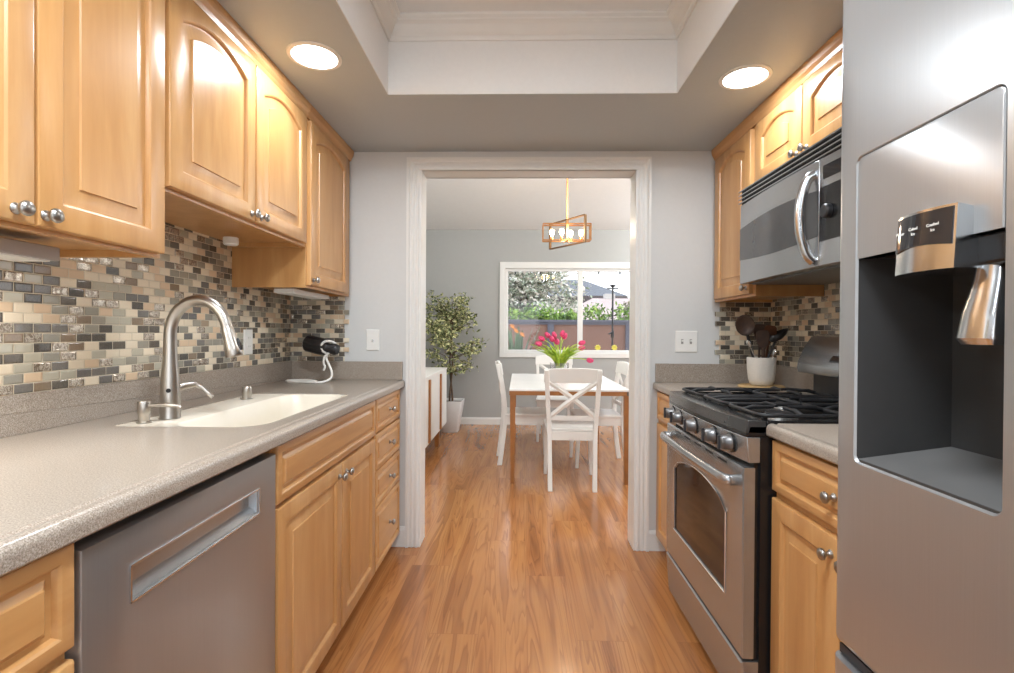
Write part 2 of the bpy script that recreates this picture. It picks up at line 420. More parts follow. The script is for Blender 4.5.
# lining of the tray and its raised ceiling
s_ = MB().box(TL, TR, TN, TF, TZ, TZ + .1)
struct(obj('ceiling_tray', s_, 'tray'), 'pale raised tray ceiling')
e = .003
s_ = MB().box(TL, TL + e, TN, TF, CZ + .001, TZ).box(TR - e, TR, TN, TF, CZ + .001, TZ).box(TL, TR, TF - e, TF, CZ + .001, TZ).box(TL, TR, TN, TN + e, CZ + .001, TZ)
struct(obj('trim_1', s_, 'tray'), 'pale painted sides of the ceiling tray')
# crown moulding round the tray: (distance from wall, height) profile
prof = [(0, 2.378), (.008, 2.378), (.012, 2.388), (.012, 2.396), (.022, 2.406), (.038, 2.428), (.052, 2.436), (.052, 2.443), (.062, 2.450), (.062, 2.4599), (0, 2.4599)]
L = []
for d, z in prof:
    a = e + d
    L.append([(TL + a, TN + a, z), (TR - a, TN + a, z), (TR - a, TF - a, z), (TL + a, TF - a, z)])
struct(obj('trim_2', MB().loops(L + [L[0]], False, False), 'white', smooth=False), 'white crown moulding inside the tray ceiling')
# doorway casing and jamb
def casing(name, yy, sgn, label):
    # profile across the casing: (offset outward from opening, projection)
    pr = [(0, 0), (0, .012), (.006, .016), (.014, .016), (.018, .011), (.026, .011), (.030, .015), (.038, .015), (.042, .011), (.048, .012), (.056, .020), (.068, .020), (.070, 0)]
    L = []
    for d, p in pr:
        y = yy + sgn * p
        L.append([(OL - d, y, 0), (OL - d, y, OT + d), (OR + d, y, OT + d), (OR + d, y, 0)])
    return struct(obj(name, MB().loops(L, False, False, closed=False), 'white', smooth=False), label)
casing('trim_3', KD, -1, 'white fluted casing around the doorway')
casing('trim_4', DW, 1, None)
j = MB().box(OL, OL + .012, KD - .010, DW + .010, 0, OT).box(OR - .012, OR, KD - .010, DW + .010, 0, OT).box(OL, OR, KD - .010, DW + .010, OT, OT + .012)
struct(obj('door_1', j, 'white'), 'white jamb of the open doorway to the dining room')
# baseboards of the doorway wall (short returns seen beside the cabinets)
def bb_prof(h=.09): return [(0, 0), (.012, 0), (.012, h - .02), (.008, h - .008), (.005, h), (0, h)]
struct(obj('baseboard_front', MB().prism([(KD - a, b) for a, b in bb_prof(.11)], 'x', -.72, OL - .07).prism([(KD - a, b) for a, b in bb_prof(.11)], 'x', OR + .07, .80), 'white'), 'short white baseboard beside the door casing')
# dining room
struct(obj('wall_dining_left', box(DL - .12, DL, DW, DD, 0, 3.1), 'dwall'))
zs0, zs1 = 3.02, 2.475
w = MB()
w.box(DL - .12, DR + .12, DD, DD + .15, 0, .925).box(DL - .12, DR + .12, DD, DD + .15, 1.995, 2.6).box(DL - .12, -.175, DD, DD + .15, .925, 1.995).box(1.80, DR + .12, DD, DD + .15, .925, 1.995)
struct(obj('wall_dining_front', w, 'dwall'), 'grey dining room wall holding the wide window')
w = MB().box(DR, DR + .12, DW, 3.2, 0, 3.1).box(DR, DR + .12, 5.8, DD, 0, 3.1).box(DR, DR + .12, 3.2, 5.8, 2.15, 3.1)
struct(obj('wall_dining_right', w, 'dwall'))
struct(obj('ceiling_dining', MB().prism([(DW, zs0), (DD + .1, zs1), (DD + .1, zs1 + .15), (DW, zs0 + .15)], 'x', DL - .12, DR + .12), 'dceil'), 'white sloping dining room ceiling')
struct(obj('baseboard_dining', MB().prism([(DD - a, b) for a, b in bb_prof(.09)], 'x', DL, DR).prism([(DL + a, b) for a, b in bb_prof(.09)], 'y', DW, DD), 'white'), 'white baseboard under the dining room window')
# dining window: casing, sash frames, panes
X0, X1, Z0, Z1 = -.245, 1.87, .862, 2.078
gx0, gx1, gz0, gz1 = -.138, 1.76, .958, 1.962
w = MB()
def frame_loop(mb, ox0, ox1, oz0, oz1, ix0, ix1, iz0, iz1, y0, y1):
    o_ = [(ox0, oz0), (ox1, oz0), (ox1, oz1), (ox0, oz1)]; i_ = [(ix0, iz0), (ix1, iz0), (ix1, iz1), (ix0, iz1)]
    mb.loops([[(p[0], y1, p[1]) for p in o_], [(p[0], y0, p[1]) for p in o_], [(p[0], y0, p[1]) for p in i_], [(p[0], y1, p[1]) for p in i_], [(p[0], y1, p[1]) for p in o_]], False, False)
frame_loop(w, X0, X1, Z0, Z1, -.175, 1.80, .925, 1.995, DD - .022, DD)
win = struct(obj('window_1', w, 'white', bevel=.004), 'wide white-framed sliding window in the dining room')
w = MB(); frame_loop(w, -.175, 1.80, .925, 1.995, gx0, gx1, gz0, gz1, DD + .01, DD + .07)
obj('window_frame', w, 'white', win, bevel=.003)
w = MB().box(.752, .816, DD + .012, DD + .055, gz0, gz1); obj('mullion', w, 'white', win, bevel=.003)
obj('window_pane', box(gx0, .752, DD + .030, DD + .034, gz0, gz1), 'glass', win)
obj('window_pane', box(.816, gx1, DD + .040, DD + .044, gz0, gz1), 'glass', win)
# tile backsplash: rows that end in a staggered edge on the doorway wall
TB = 1.014
mz = MB().box(KL, KL + .008, -.4, KD, TB, 1.56)
struct(obj('wall_tiles_left', mz, 'mos_y'), 'mosaic backsplash of glass, stone and pewter tiles behind the sink')
def stagger(x_wall, x_end, z1, name, label, sgn):
    mb = MB(); k = 0; z = TB
    ends = [.0, .025, .0, .0253, .012, .0253, .05, .0253]
    while z < z1 - .001:
        d = ends[k % len(ends)] if k % 2 else (.0 if k % 6 else .025)
        a, b = sorted((x_wall, x_end - sgn * d)); mb.box(a, b, KD - .008, KD, z, min(z + .0255, z1)); z += .0255; k += 1
    return struct(obj(name, mb, 'mos_x'), label)
stagger(KL + .008, -.93, 1.367, 'wall_tiles_front_left', 'stair-stepped end of the mosaic beside the doorway wall', 1)
stagger(KR - .008, 1.058, 1.345, 'wall_tiles_front_right', 'stair-stepped end of the mosaic behind the utensil crock', -1)
struct(obj('wall_tiles_right', box(KR - .008, KR, -.4, KD, TB, 1.62), 'mos_y'), 'mosaic backsplash behind the gas range')

# ------------------------------------------------------------------ cabinet builders
def FL(x0):   # fronts that face +X
    return lambda u, v, w: (x0 + w, u, v)
def FR(x0):   # fronts that face -X
    return lambda u, v, w: (x0 - w, u, v)
def panel(fr, u0, u1, v0, v1, t=.02, stile=.055, rail=.055, arch=0, N=16, raise_=.030):
    def rect(i, w):
        pts = [(u0 + i, v0 + i), (u1 - i, v0 + i)] + [(u1 - i + (u0 - u1 + 2 * i) * k / N, v1 - i) for k in range(N + 1)]
        return [fr(a, b, w) for a, b in pts]
    def inner(i, w):
        a0, a1, b0 = u0 + stile + i, u1 - stile - i, v0 + rail + i
        base = v1 - rail - arch - i * .7; top = v1 - rail - i
        if arch: base += .014; top += .014
        pts = [(a0, b0), (a1, b0)]
        for k in range(N + 1):
            q = k / N
            h = (1 - (2 * q - 1) ** 2) if arch else 0
            zz = base + (top - base) * h if arch else v1 - rail - i
            pts.append((a1 + (a0 - a1) * q, zz))
        return [fr(a, b, w) for a, b in pts]
    m = MB()
    m.loops([rect(0, 0), rect(0, t - .005), rect(.0015, t - .0015), rect(.005, t), inner(-.004, t), inner(0, t - .003), inner(.003, t - .010), inner(.011, t - .0105), inner(.008 + raise_, t - .0045), inner(.0095 + raise_, t - .001)], True, True)
    return m
def knob(fr, u, v, parent):
    o = Vector(fr(u, v, 0)); ax = Vector(fr(u, v, 1)) - o
    m = MB().lathe([(.010, 0), (.0105, .002), (.007, .005), (.005, .009), (.0055, .013), (.010, .016), (.0132, .019), (.0142, .022), (.0130, .026), (.008, .029), (.003, .030)], o, ax, 20)
    return obj('knob', m, 'knob', parent, smooth=True, world=True, angle=60)
def cab_door(th, fr, u0, u1, v0, v1, ku=None, kv=None, arch=0, label=None, t=.02):
    d = obj('door', panel(fr, u0, u1, v0, v1, t=t, arch=arch), 'maple_v', th, world=True, smooth=True, angle=25)
    if label: d['label'] = label
    if ku is not None:
        knob(lambda u, v, w: fr(u, v, w + t), ku, kv, d)
    return d
def cab_drawer(th, fr, u0, u1, v0, v1, ku=None, name='drawer', t=.02):
    d = obj(name, panel(fr, u0, u1, v0, v1, t=t, stile=.026, rail=.026, raise_=.012), 'maple_h', th, world=True, smooth=True, angle=25)
    if ku is not None: knob(lambda u, v, w: fr(u, v, w + t), ku, (v0 + v1) / 2, d)
    return d

# ---- upper cabinets, sink side
UF = -.928
def upper_left(name, y0, y1, zb, label):
    th = thing(name, label, 'cabinet', ((KL + .008 + UF) / 2, (y0 + y1) / 2, zb))
    b = MB().box(KL + .0085, UF - .018, y0 + .0005, y1 - .0005, zb + .018, CZ - .001)
    b.box(KL + .0085, UF - .018, y0 + .0005, y0 + .016, zb, zb + .018).box(KL + .0085, UF - .018, y1 - .016, y1 - .0005, zb, zb + .018)
    obj('body', b, 'maple_v', th, world=True)
    f = MB().box(UF - .018, UF, y0 + .0005, y1 - .0005, zb, CZ - .001)
    obj('face_frame', f, 'maple_v', th, world=True, bevel=.001)
    mprof = [(UF, 2.105), (UF + .008, 2.105), (UF + .012, 2.118), (UF + .020, 2.130), (UF + .024, 2.148), (UF + .024, CZ - .001), (UF, CZ - .001)]
    obj('top_moulding', MB().prism(mprof, 'y', y0 + .0005, y1 - .0005), 'maple_h', th, world=True)
    return th
g = FL(UF)
A = upper_left('upper_cabinet', .575, 1.2745, 1.363, 'maple wall cabinet with two tall doors hanging before the faucet, nearest the viewer')
cab_door(A, g, .60, .921, 1.372, 2.095, .882, 1.394, .045)
cab_door(A, g, .926, 1.267, 1.372, 2.095, .940, 1.394, .045)
B = upper_left('upper_cabinet', 1.2750, 2.155, 1.540, 'short maple wall cabinet with two arched doors above the sink')
cab_door(B, g, 1.283, 1.708, 1.552, 2.095, 1.680, 1.574, .042)
cab_door(B, g, 1.713, 2.125, 1.552, 2.095, 1.742, 1.574, .042)
Cc = upper_left('upper_cabinet', 2.1555, KD - .009, 1.367, 'tall single-door maple wall cabinet against the doorway wall by the sink')
cab_door(Cc, g, 2.168, 2.645, 1.379, 2.095, 2.190, 1.402, .042)

# ---- base cabinets, sink side
BF = -.660
CT = .914
def base_left(name, y0, y1, label):
    th = thing(name, label, 'cabinet', ((KL + BF) / 2, (y0 + y1) / 2, 0))
    b = MB().box(KL + .001, BF - .018, y0 + .0005, y0 + .017, .085, CT - .0385).box(KL + .001, BF - .018, y1 - .017, y1 - .0005, .085, CT - .0385).box(KL + .001, BF - .074, y0 + .0005, y0 + .017, 0, .085).box(KL + .001, BF - .074, y1 - .017, y1 - .0005, 0, .085)
    b.box(KL + .001, BF - .018, y0 + .017, y1 - .017, .085, .10).box(KL + .001, KL + .01, y0 + .017, y1 - .017, .10, CT - .0385)
    # sides are notched for the toe space
    obj('body', b, 'maple_v', th, world=True)
    return th
def face_left(th, y0, y1, rails, stiles=()):
    f = MB(); x0, x1 = BF - .018, BF
    f.box(x0, x1, y0 + .0005, y0 + .035, .085, CT - .0385).box(x0, x1, y1 - .035, y1 - .0005, .085, CT - .0385)
    for a, b in rails: f.box(x0, x1, y0 + .035, y1 - .035, a, b)
    for a, b in stiles: f.box(x0, x1, a, b, .085, CT - .0385)
    obj('face_frame', f, 'maple_v', th, world=True)
    obj('toe_kick', MB().box(x0 - .055, x0 - .045, y0 + .0005, y1 - .0005, 0, .084), 'maple_h', th, world=True)
g = FL(BF)
rs = [(.085, .11), (.685, .725), (.845, CT - .0385)]
th = base_left('base_cabinet', .0, .7125, 'maple base cabinet with a top drawer, beside the dishwasher and nearest the viewer')
face_left(th, .0, .7125, rs)
cab_drawer(th, g, .03, .709, .716, .868)
cab_door(th, g, .03, .365, .092, .697); cab_door(th, g, .370, .709, .092, .697)
th = base_left('sink_base_cabinet', 1.3125, 2.239, 'maple sink base cabinet with a false drawer front and two doors')
face_left(th, 1.3125, 2.239, rs)
cab_drawer(th, g, 1.322, 2.232, .710, .868, name='false_front')
cab_door(th, g, 1.322, 1.808, .085, .697, 1.776, .655)
cab_door(th, g, 1.813, 2.232, .085, .697, 1.848, .655)
th = base_left('drawer_cabinet', 2.2395, KD - .001, 'narrow maple base cabinet with four drawers by the doorway')
face_left(th, 2.2395, KD - .001, rs + [(.53, .56), (.365, .39)])
for (a, b) in ((.717, .868), (.546, .710), (.378, .539), (.085, .371)):
    cab_drawer(th, g, 2.247, 2.700, a, b, 2.480)
    # the knobs sit slightly toward the far side

# ---- dishwasher
th = thing('dishwasher', 'stainless steel dishwasher with a recessed pocket handle under the counter', 'dishwasher', (-.95, 1.0115, 0))
obj('body', MB().box(KL + .02, BF - .020, .7135, 1.3085, .085, CT - .042), 'black', th, world=True)
obj('toe_kick', MB().box(BF - .08, BF - .07, .7135, 1.3085, 0, .0845), 'black', th, world=True)
u0, u1, v0, v1 = .7165, 1.3075, .10, .852
X = BF + .021
p0, p1, q0, q1 = .812, 1.216, .728, .783      # pocket
def rl(a, b, c, d, x): return [(x, a, c), (x, b, c), (x, b, d), (x, a, d)]
d = MB()
d.loops([rl(u0, u1, v0, v1, BF - .019), rl(u0, u1, v0, v1, X - .006), rl(u0 + .002, u1 - .002, v0 + .002, v1 - .002, X - .0015), rl(u0 + .006, u1 - .006, v0 + .006, v1 - .006, X),
         rl(p0, p1, q0, q1, X), rl(p0 + .002, p1 - .002, q0 + .002, q1 - .002, X - .003)], True, False)
door = obj('door', d, 'dish', th, world=True, smooth=True, angle=30)
d = MB().loops([rl(p0 + .002, p1 - .002, q0 + .002, q1 - .002, X - .003), rl(p0 + .004, p1 - .004, q0 + .016, q1 - .004, X - .022)], False, True)
h = obj('pocket_handle', d, 'steel_y', door, world=True, recalc=True)
d = MB()
for a in (((p0 - .004, q0 - .003), (p1 + .004, q0 - .003)), ((p1 + .003, q0 - .003), (p1 + .003, q1 + .003)), ((p1 + .004, q1 + .003), (p0 - .004, q1 + .003)), ((p0 - .003, q1 + .003), (p0 - .003, q0 - .003))):
    d.bar((X, a[0][0], a[0][1]), (X, a[1][0], a[1][1]), .005, .003)
obj('handle_rim', d, 'chrome', door, world=True)

# ---- countertops
def edge_profile(xb, xf, sg):
    """cross-section from the wall xb to the front xf; sg=+1 when the front looks to +X"""
    z = CT
    return [(xb, z), (xf - sg * .034, z), (xf - sg * .030, z - .003), (xf - sg * .024, z - .003), (xf - sg * .020, z - .0005), (xf - sg * .012, z - .001), (xf - sg * .005, z - .004), (xf - sg * .001, z - .010), (xf, z - .018), (xf, z - .034), (xf - sg * .004, z - .038), (xb, z - .038)]
XE = -.6206
SK = (-1.112, -.700, 1.335, 2.080)
sx0, sx1, sy0, sy1 = SK
th = thing('countertop', 'speckled taupe solid-surface countertop with backsplash lip around the sink', 'countertop', (-.94, 1.2, CT - .038))
fx = XE - .036
cm = MB()
ep = edge_profile(fx, XE, 1)
cm.prism(ep, 'y', -.05, KD - .001)
cm.box(KL + .001, fx, -.05, sy0 - .10, CT - .038, CT).box(KL + .001, fx, sy1 + .10, KD - .001, CT - .038, CT)
K = 8
hole = rrect(sx0, sx1, sy0, sy1, [.03, .09, .05, .03], K); out = corners(KL + .001, fx, sy0 - .10, sy1 + .10, K)
cm.loops([[(a, b, CT - .038) for a, b in hole], [(a, b, CT) for a, b in hole], [(a, b, CT) for a, b in out]], False, False)
obj('slab', cm, 'counter', th, world=True, smooth=True, angle=40, recalc=False)
cm = MB().box(KL + .001, KL + .019, -.05, KD - .001, CT, TB).box(KL + .019, XE - .012, KD - .019, KD - .001, CT, TB)
obj('backsplash_lip', cm, 'counter', th, world=True, bevel=.002)

XR_ = .7273
for (y0, y1, lab, nm) in ((2.250, KD - .001, 'speckled taupe counter piece between the gas range and the doorway wall', 0), (.80, 1.484, 'speckled taupe counter piece between the gas range and the refrigerator', 1)):
    th = thing('countertop', lab, 'countertop', (1.04, (y0 + y1) / 2, CT - .038))
    ep = edge_profile(KR - .001, XR_, -1)
    obj('slab', MB().prism(ep, 'y', y0, y1), 'counter', th, world=True, smooth=True, angle=40, bevel=.002)
    cm = MB().box(KR - .019, KR - .001, y0, y1, CT, TB)
    if nm == 0: cm.box(XR_ + .012, KR - .019, y1 - .018, y1, CT, TB)
    obj('backsplash_lip', cm, 'counter', th, world=True, bevel=.002)

# ---- sink
th = thing('sink', 'cream composite sink set flush into the countertop', 'sink', (-.9, 1.7, .70))
bx0 = -.970
o1 = rrect(sx0 + .001, sx1 - .001, sy0 + .001, sy1 - .001, [.029, .089, .049, .029], K)
def bowl(i, z, r=.07): return [(a, b, z) for a, b in rrect(bx0 + i, sx1 - .012 - i, sy0 + .014 + i, sy1 - .012 - i, [r, .085, r, r], K)]
m = MB()
m.loops([[(a, b, CT - .038) for a, b in o1], [(a, b, CT - .0012) for a, b in o1], bowl(-.003, CT - .0012), bowl(.001, CT - .003), bowl(.006, CT - .010), bowl(.012, CT - .10), bowl(.02, CT - .175), bowl(.05, CT - .195, .05), bowl(.12, CT - .198, .03)], False, True)
obj('basin', m, 'sink', th, world=True, smooth=True, angle=50)
obj('drain', MB().lathe([(.045, 0), (.045, .002), (.035, .003), (.03, .001), (.003, .001)], (-.85, 1.72, CT - .198)), 'chrome', th, world=True, smooth=True)

# ---- faucet
th = thing('faucet', 'brushed nickel pull-down faucet arching over the sink', 'faucet', (-1.040, 1.47, CT))
m = MB(); pts = [(0, 0, .001), (0, 0, .006), (0, 0, .05), (0, 0, .10), (0, 0, .13), (0, 0, .17), (0, 0, .21), (0, 0, .25)]; rr = [.028, .0268, .0265, .0260, .0235, .0195, .0178, .0170]
Rg = .087
for k in range(1, 15):
    a = PI * k / 15 * 1.0
    pts.append((Rg - Rg * math.cos(a), 0, .25 + Rg * 1.18 * math.sin(a))); rr.append(.0170 - .0010 * k / 14)
m.tube(pts, rr, 20)
obj('spout', m, 'nickel', th, smooth=True, angle=60)
e0 = Vector(pts[-1]); dr = (Vector(pts[-1]) - Vector(pts[-2])).normalized()
m = MB().tube([e0 - dr * .001, e0 + dr * .004, e0 + dr * .03, e0 + dr * .065, e0 + dr * .085, e0 + dr * .089], [.0162, .0172, .0188, .0225, .0245, .022], 20)
sh = obj('spray_head', m, 'nickel', th, smooth=True, angle=50)
b0 = e0 + dr * .055 + Vector((.0215, 0, .004))
obj('spray_button', MB().tube([b0 - dr * .018, b0, b0 + dr * .018], [.004, .007, .004], 8), 'black', sh, smooth=True)
m = MB().tube([(.012, -.0235, .085), (.0125, -.0255, .085)], [.0065, .0065], 12)
obj('sensor', m, 'smoke', th, smooth=True)
m = MB().tube([(.004, .018, .085), (.012, .045, .092), (.03, .07, .094), (.048, .078, .083), (.070, .085, .058), (.076, .087, .052)], [.012, .012, .009, .0065, .0075, .006], 12)
obj('lever', m, 'nickel', th, smooth=True, angle=60)
th = thing('soap_dispenser', 'short round nickel soap pump beside the faucet', 'soap dispenser', (-1.062, 1.395, CT))
obj('body', MB().lathe([(.019, 0), (.019, .003), (.0145, .005), (.0145, .024), (.016, .026), (.017, .028), (.017, .058), (.0155, .061), (.004, .062)]), 'nickel', th, smooth=True, angle=40)
obj('nozzle', MB().tube([(.014, 0, .048), (.05, .004, .050), (.096, .008, .047), (.099, .008, .043)], [.006, .0055, .005, .0045], 10), 'nickel', th, smooth=True)
th = thing('air_gap', 'small round nickel air gap cap on the sink deck near the outlet', 'air gap', (-1.050, 1.91, CT))
obj('cap', MB().lathe([(.022, 0), (.022, .003), (.0165, .004), (.0165, .020), (.0175, .022), (.0175, .044), (.015, .048), (.004, .049)]), 'nickel', th, smooth=True, angle=40)

# ---- under-cabinet lamps
th = thing('under_cabinet_light', 'flat grey light bar under the two tall cabinet doors nearest the viewer', 'light', (-1.09, .98, 1.33))
obj('housing', MB().box(-1.145, -1.045, .60, 1.118, 1.3315, 1.3625), 'alum', th, world=True, bevel=.003)
obj('lens', MB().box(-1.138, -1.052, .62, 1.10, 1.3285, 1.3315), 'plate', th, world=True)
light('under_cabinet_lamp', 'AREA', (-1.095, .86, 1.326), 3.2, (1, .97, .92), .07, shape='RECTANGLE', size_y=.46)
th = thing('under_cabinet_light', 'slim white light bar under the tall cabinet by the doorway wall', 'light', (-1.05, 2.45, 1.34))
obj('housing', MB().box(-1.09, -1.0, 2.20, 2.62, 1.347, 1.3665), 'plate', th, world=True, bevel=.003)
obj('lens', MB().box(-1.083, -1.007, 2.22, 2.60, 1.3445, 1.347), 'plate', th, world=True)
th = thing('puck_light', 'small white round puck light under the short cabinet over the sink', 'light', (-1.125, 1.93, 1.502))
obj('puck', MB().lathe([(.022, .008), (.027, .012), (.028, .026), (.027, .0375)], (0, 0, 0)), 'plate', th, smooth=True)

# ---- wall plates
def plate(name, label, cat, fr, u, v, w, h, kind):
    o = Vector(fr(u, v, 0)); th = thing(name, label, cat, o)
    m = MB().loops([[fr(u + a * (w / 2 - i), v + b * (h / 2 - i), t) for a, b in ((-1, -1), (1, -1), (1, 1), (-1, 1))] for i, t in ((0, 0), (0, .003), (.003, .006))])
    obj('cover_plate', m, 'plate', th, world=True)
    if kind == 'jack':
        ax = Vector(fr(u, v, 1)) - o
        obj('jack', MB().lathe([(.008, .006), (.008, .009), (.004, .009), (.004, .014), (.001, .014)], fr(u, v - .005, 0), ax, 12), 'chrome', th, world=True)
    elif kind == 'outlet':
        for dv in (-.02, .02):
            m = MB().loops([[fr(u + a * .016, v + dv + b * .013, t) for a, b in ((-1, -1), (1, -1), (1, 1), (-1, 1))] for t in (.006, .008)])
            s = obj('socket', m, 'plate', th, world=True)
            m = MB()
            for du in (-.006, .006):
                m.loops([[fr(u + du + a * .0012, v + dv + b * .004, t) for a, b in ((-1, -1), (1, -1), (1, 1), (-1, 1))] for t in (.008, .0085)])
            obj('slots', m, 'slot', s, world=True)
    else:
        for du in (-.023, .023):
            m = MB().loops([[fr(u + du + a * .006, v + b * .013, t) for a, b in ((-1, -1), (1, -1), (1, 1), (-1, 1))] for t in (.006, .0075)])
            s = obj('switch_slot', m, 'slot', th, world=True)
            m = MB().loops([[fr(u + du + a * .004, v + .004 + b * .004, t) for a, b in ((-1, -1), (1, -1), (1, 1), (-1, 1))] for t in (.0075, .016)])
            obj('toggle', m, 'plate', s, world=True)
    return th
fw = lambda u, v, w: (u, KD - w, v)
plate('wall_jack', 'white wall plate with one round jack beside the doorway', 'wall plate', fw, -.799, 1.131, .072, .115, 'jack')
plate('light_switch', 'white double toggle switch plate above the counter by the range', 'switch', fw, .905, 1.133, .118, .115, 'switch')
plate('wall_outlet', 'white outlet cover on the mosaic tiles behind the sink', 'outlet', FL(KL + .008), 2.284, 1.125, .072, .115, 'outlet')

# ---- white wire stand with a dark ribbed bundle
th = thing('wire_stand', 'white twisted wire stand with a looped foot on the counter corner', 'stand', (-1.02, 2.56, CT))
P = [(.06, 0, .11), (.075, -.003, .16), (.062, .0, .205), (.035, 0, .215), (.018, 0, .195), (.02, 0, .165), (.036, 0, .145)]
def smoothpath(P, n=6):
    P = [Vector(p) for p in P]; out = []
    for i in range(len(P) - 1):
        p0, p1, p2, p3 = P[max(i - 1, 0)], P[i], P[i + 1], P[min(i + 2, len(P) - 1)]
        for k in range(n):
            t = k / n
            out.append(.5 * ((2 * p1) + (p2 - p0) * t + (2 * p0 - 5 * p1 + 4 * p2 - p3) * t * t + (3 * p1 - p0 - 3 * p2 + p3) * t ** 3))
    out.append(P[-1]); return out
stem = smoothpath([(-.09, -.05, .0062), (-.02, -.065, .0062), (.03, -.05, .0065), (.058, -.02, .022), (.060, -.01, .055), (.042, -.005, .095), (.030, -.005, .125), (.034, -.004, .148)])
obj('stem', MB().tube(stem, .006, 10), 'wire', th, smooth=True)
loop = smoothpath([(.034, -.004, .148), (.018, -.03, .165), (.018, -.035, .195), (.036, -.03, .212), (.062, -.015, .210), (.075, 0, .20)])
obj('hook', MB().tube(loop, .006, 10), 'wire', th, smooth=True)
tie = smoothpath([(.048, -.012, .158), (.038, -.010, .145), (.022, -.010, .13), (.018, -.010, .10), (.026, -.012, .08), (.018, -.012, .062)])
obj('twist', MB().tube(tie, .0055, 10), 'wire', th, smooth=True)
ft = [(-.10 + .075 * math.cos(2 * PI * k / 28), .045 * math.sin(2 * PI * k / 28) - .005, .0062) for k in range(28)]
obj('foot', MB().tube(ft, .006, 8, closed=True), 'wire', th, smooth=True)
th = thing('ribbed_roll', 'dark ribbed roll held by the white wire hook', 'roll', (-1.03, 2.56, CT + .185))
m = MB(); L = []
ax0, ax1 = Vector((-.075, .01, .018)), Vector((.100, -.006, -.018))
for t, r in ((0, .030), (.06, .040), (.5, .042), (.62, .040), (.66, .030), (.72, .024), (.9, .030), (1, .024)):
    c = ax0.lerp(ax1, t); d_ = (ax1 - ax0)
    ring = []
    base = m.ring((0, 0, 0), d_, 1, 48)
    for k, v in enumerate(base): ring.append(c + v * r * (1 + (.06 if k % 4 < 2 and t < .65 else 0)))
    L.append(ring)
m.loops(L)
obj('roll', m, 'rib', th, smooth=True, angle=50)

# ------------------------------------------------------------------ cooking side: base cabinets
GF = .760
g = FR(GF)
def base_right(y0, y1, label):
    th = thing('base_cabinet', label, 'cabinet', ((KR + GF) / 2, (y0 + y1) / 2, 0))
    b = MB().box(GF + .018, KR - .001, y0 + .0005, y0 + .017, .085, CT - .0385).box(GF + .018, KR - .001, y1 - .017, y1 - .0005, .085, CT - .0385).box(GF + .074, KR - .001, y0 + .0005, y0 + .017, 0, .085).box(GF + .074, KR - .001, y1 - .017, y1 - .0005, 0, .085).box(GF + .018, KR - .001, y0 + .017, y1 - .017, .085, .10)
    obj('body', b, 'maple_v', th, world=True)
    f = MB(); x0, x1 = GF, GF + .018
    f.box(x0, x1, y0 + .0005, y0 + .03, .085, CT - .0385).box(x0, x1, y1 - .03, y1 - .0005, .085, CT - .0385)
    for a, b_ in [(.085, .11), (.69, .732), (.845, CT - .0385)]: f.box(x0, x1, y0 + .03, y1 - .03, a, b_)
    obj('face_frame', f, 'maple_v', th, world=True)
    obj('toe_kick', MB().box(x1 + .045, x1 + .055, y0 + .0005, y1 - .0005, 0, .084), 'maple_h', th, world=True)
    return th
th = base_right(.80, 1.484, 'maple base cabinet between the gas range and the refrigerator')
cab_drawer(th, g, .812, 1.476, .722, .866, 1.185)
cab_door(th, g, .812, 1.157, .092, .700, 1.130, .655); cab_door(th, g, 1.162, 1.476, .092, .700, 1.195, .657)
th = base_right(2.2505, KD - .001, 'narrow maple base cabinet between the gas range and the doorway')
cab_drawer(th, g, 2.262, 2.690, .722, .866, 2.40)
cab_door(th, g, 2.262, 2.690, .092, .700)

# ---- upper cabinets, cooking side
VF = 1.052
def upper_right(y0, y1, zb, label):
    th = thing('upper_cabinet', label, 'cabinet', ((KR + VF) / 2, (y0 + y1) / 2, zb))
    obj('body', MB().box(VF + .018, KR - .0085, y0 + .0005, y1 - .0005, zb + .015, CZ - .001).box(VF + .018, KR - .0085, y0 + .0005, y0 + .016, zb, zb + .015).box(VF + .018, KR - .0085, y1 - .016, y1 - .0005, zb, zb + .015), 'maple_v', th, world=True)
    obj('face_frame', MB().box(VF, VF + .018, y0 + .0005, y1 - .0005, zb, CZ - .001), 'maple_v', th, world=True, bevel=.001)
    mp = [(VF, 2.105), (VF - .008, 2.105), (VF - .012, 2.118), (VF - .020, 2.130), (VF - .024, 2.148), (VF - .024, CZ - .001), (VF, CZ - .001)]
    obj('top_moulding', MB().prism(mp, 'y', y0 + .0005, y1 - .0005), 'maple_h', th, world=True)
    return th
g = FR(VF)
th = upper_right(2.2505, KD - .009, 1.345, 'tall single-door maple wall cabinet above the utensil crock')
cab_door(th, g, 2.275, 2.680, 1.357, 2.095, 2.302, 1.385, .042)
th = upper_right(1.484, 2.250, 1.815, 'short maple wall cabinet with two arched doors above the microwave')
cab_door(th, g, 1.508, 1.862, 1.828, 2.095, 1.832, 1.848, .036)
cab_door(th, g, 1.867, 2.226, 1.828, 2.095, 1.897, 1.848, .036)
th = upper_right(.80, 1.4835, 1.367, 'maple wall cabinet partly behind the top edge of the refrigerator')
cab_door(th, g, .812, 1.138, 1.379, 2.095, 1.11, 1.40, .042); cab_door(th, g, 1.143, 1.46, 1.379, 2.095, 1.17, 1.40, .042)

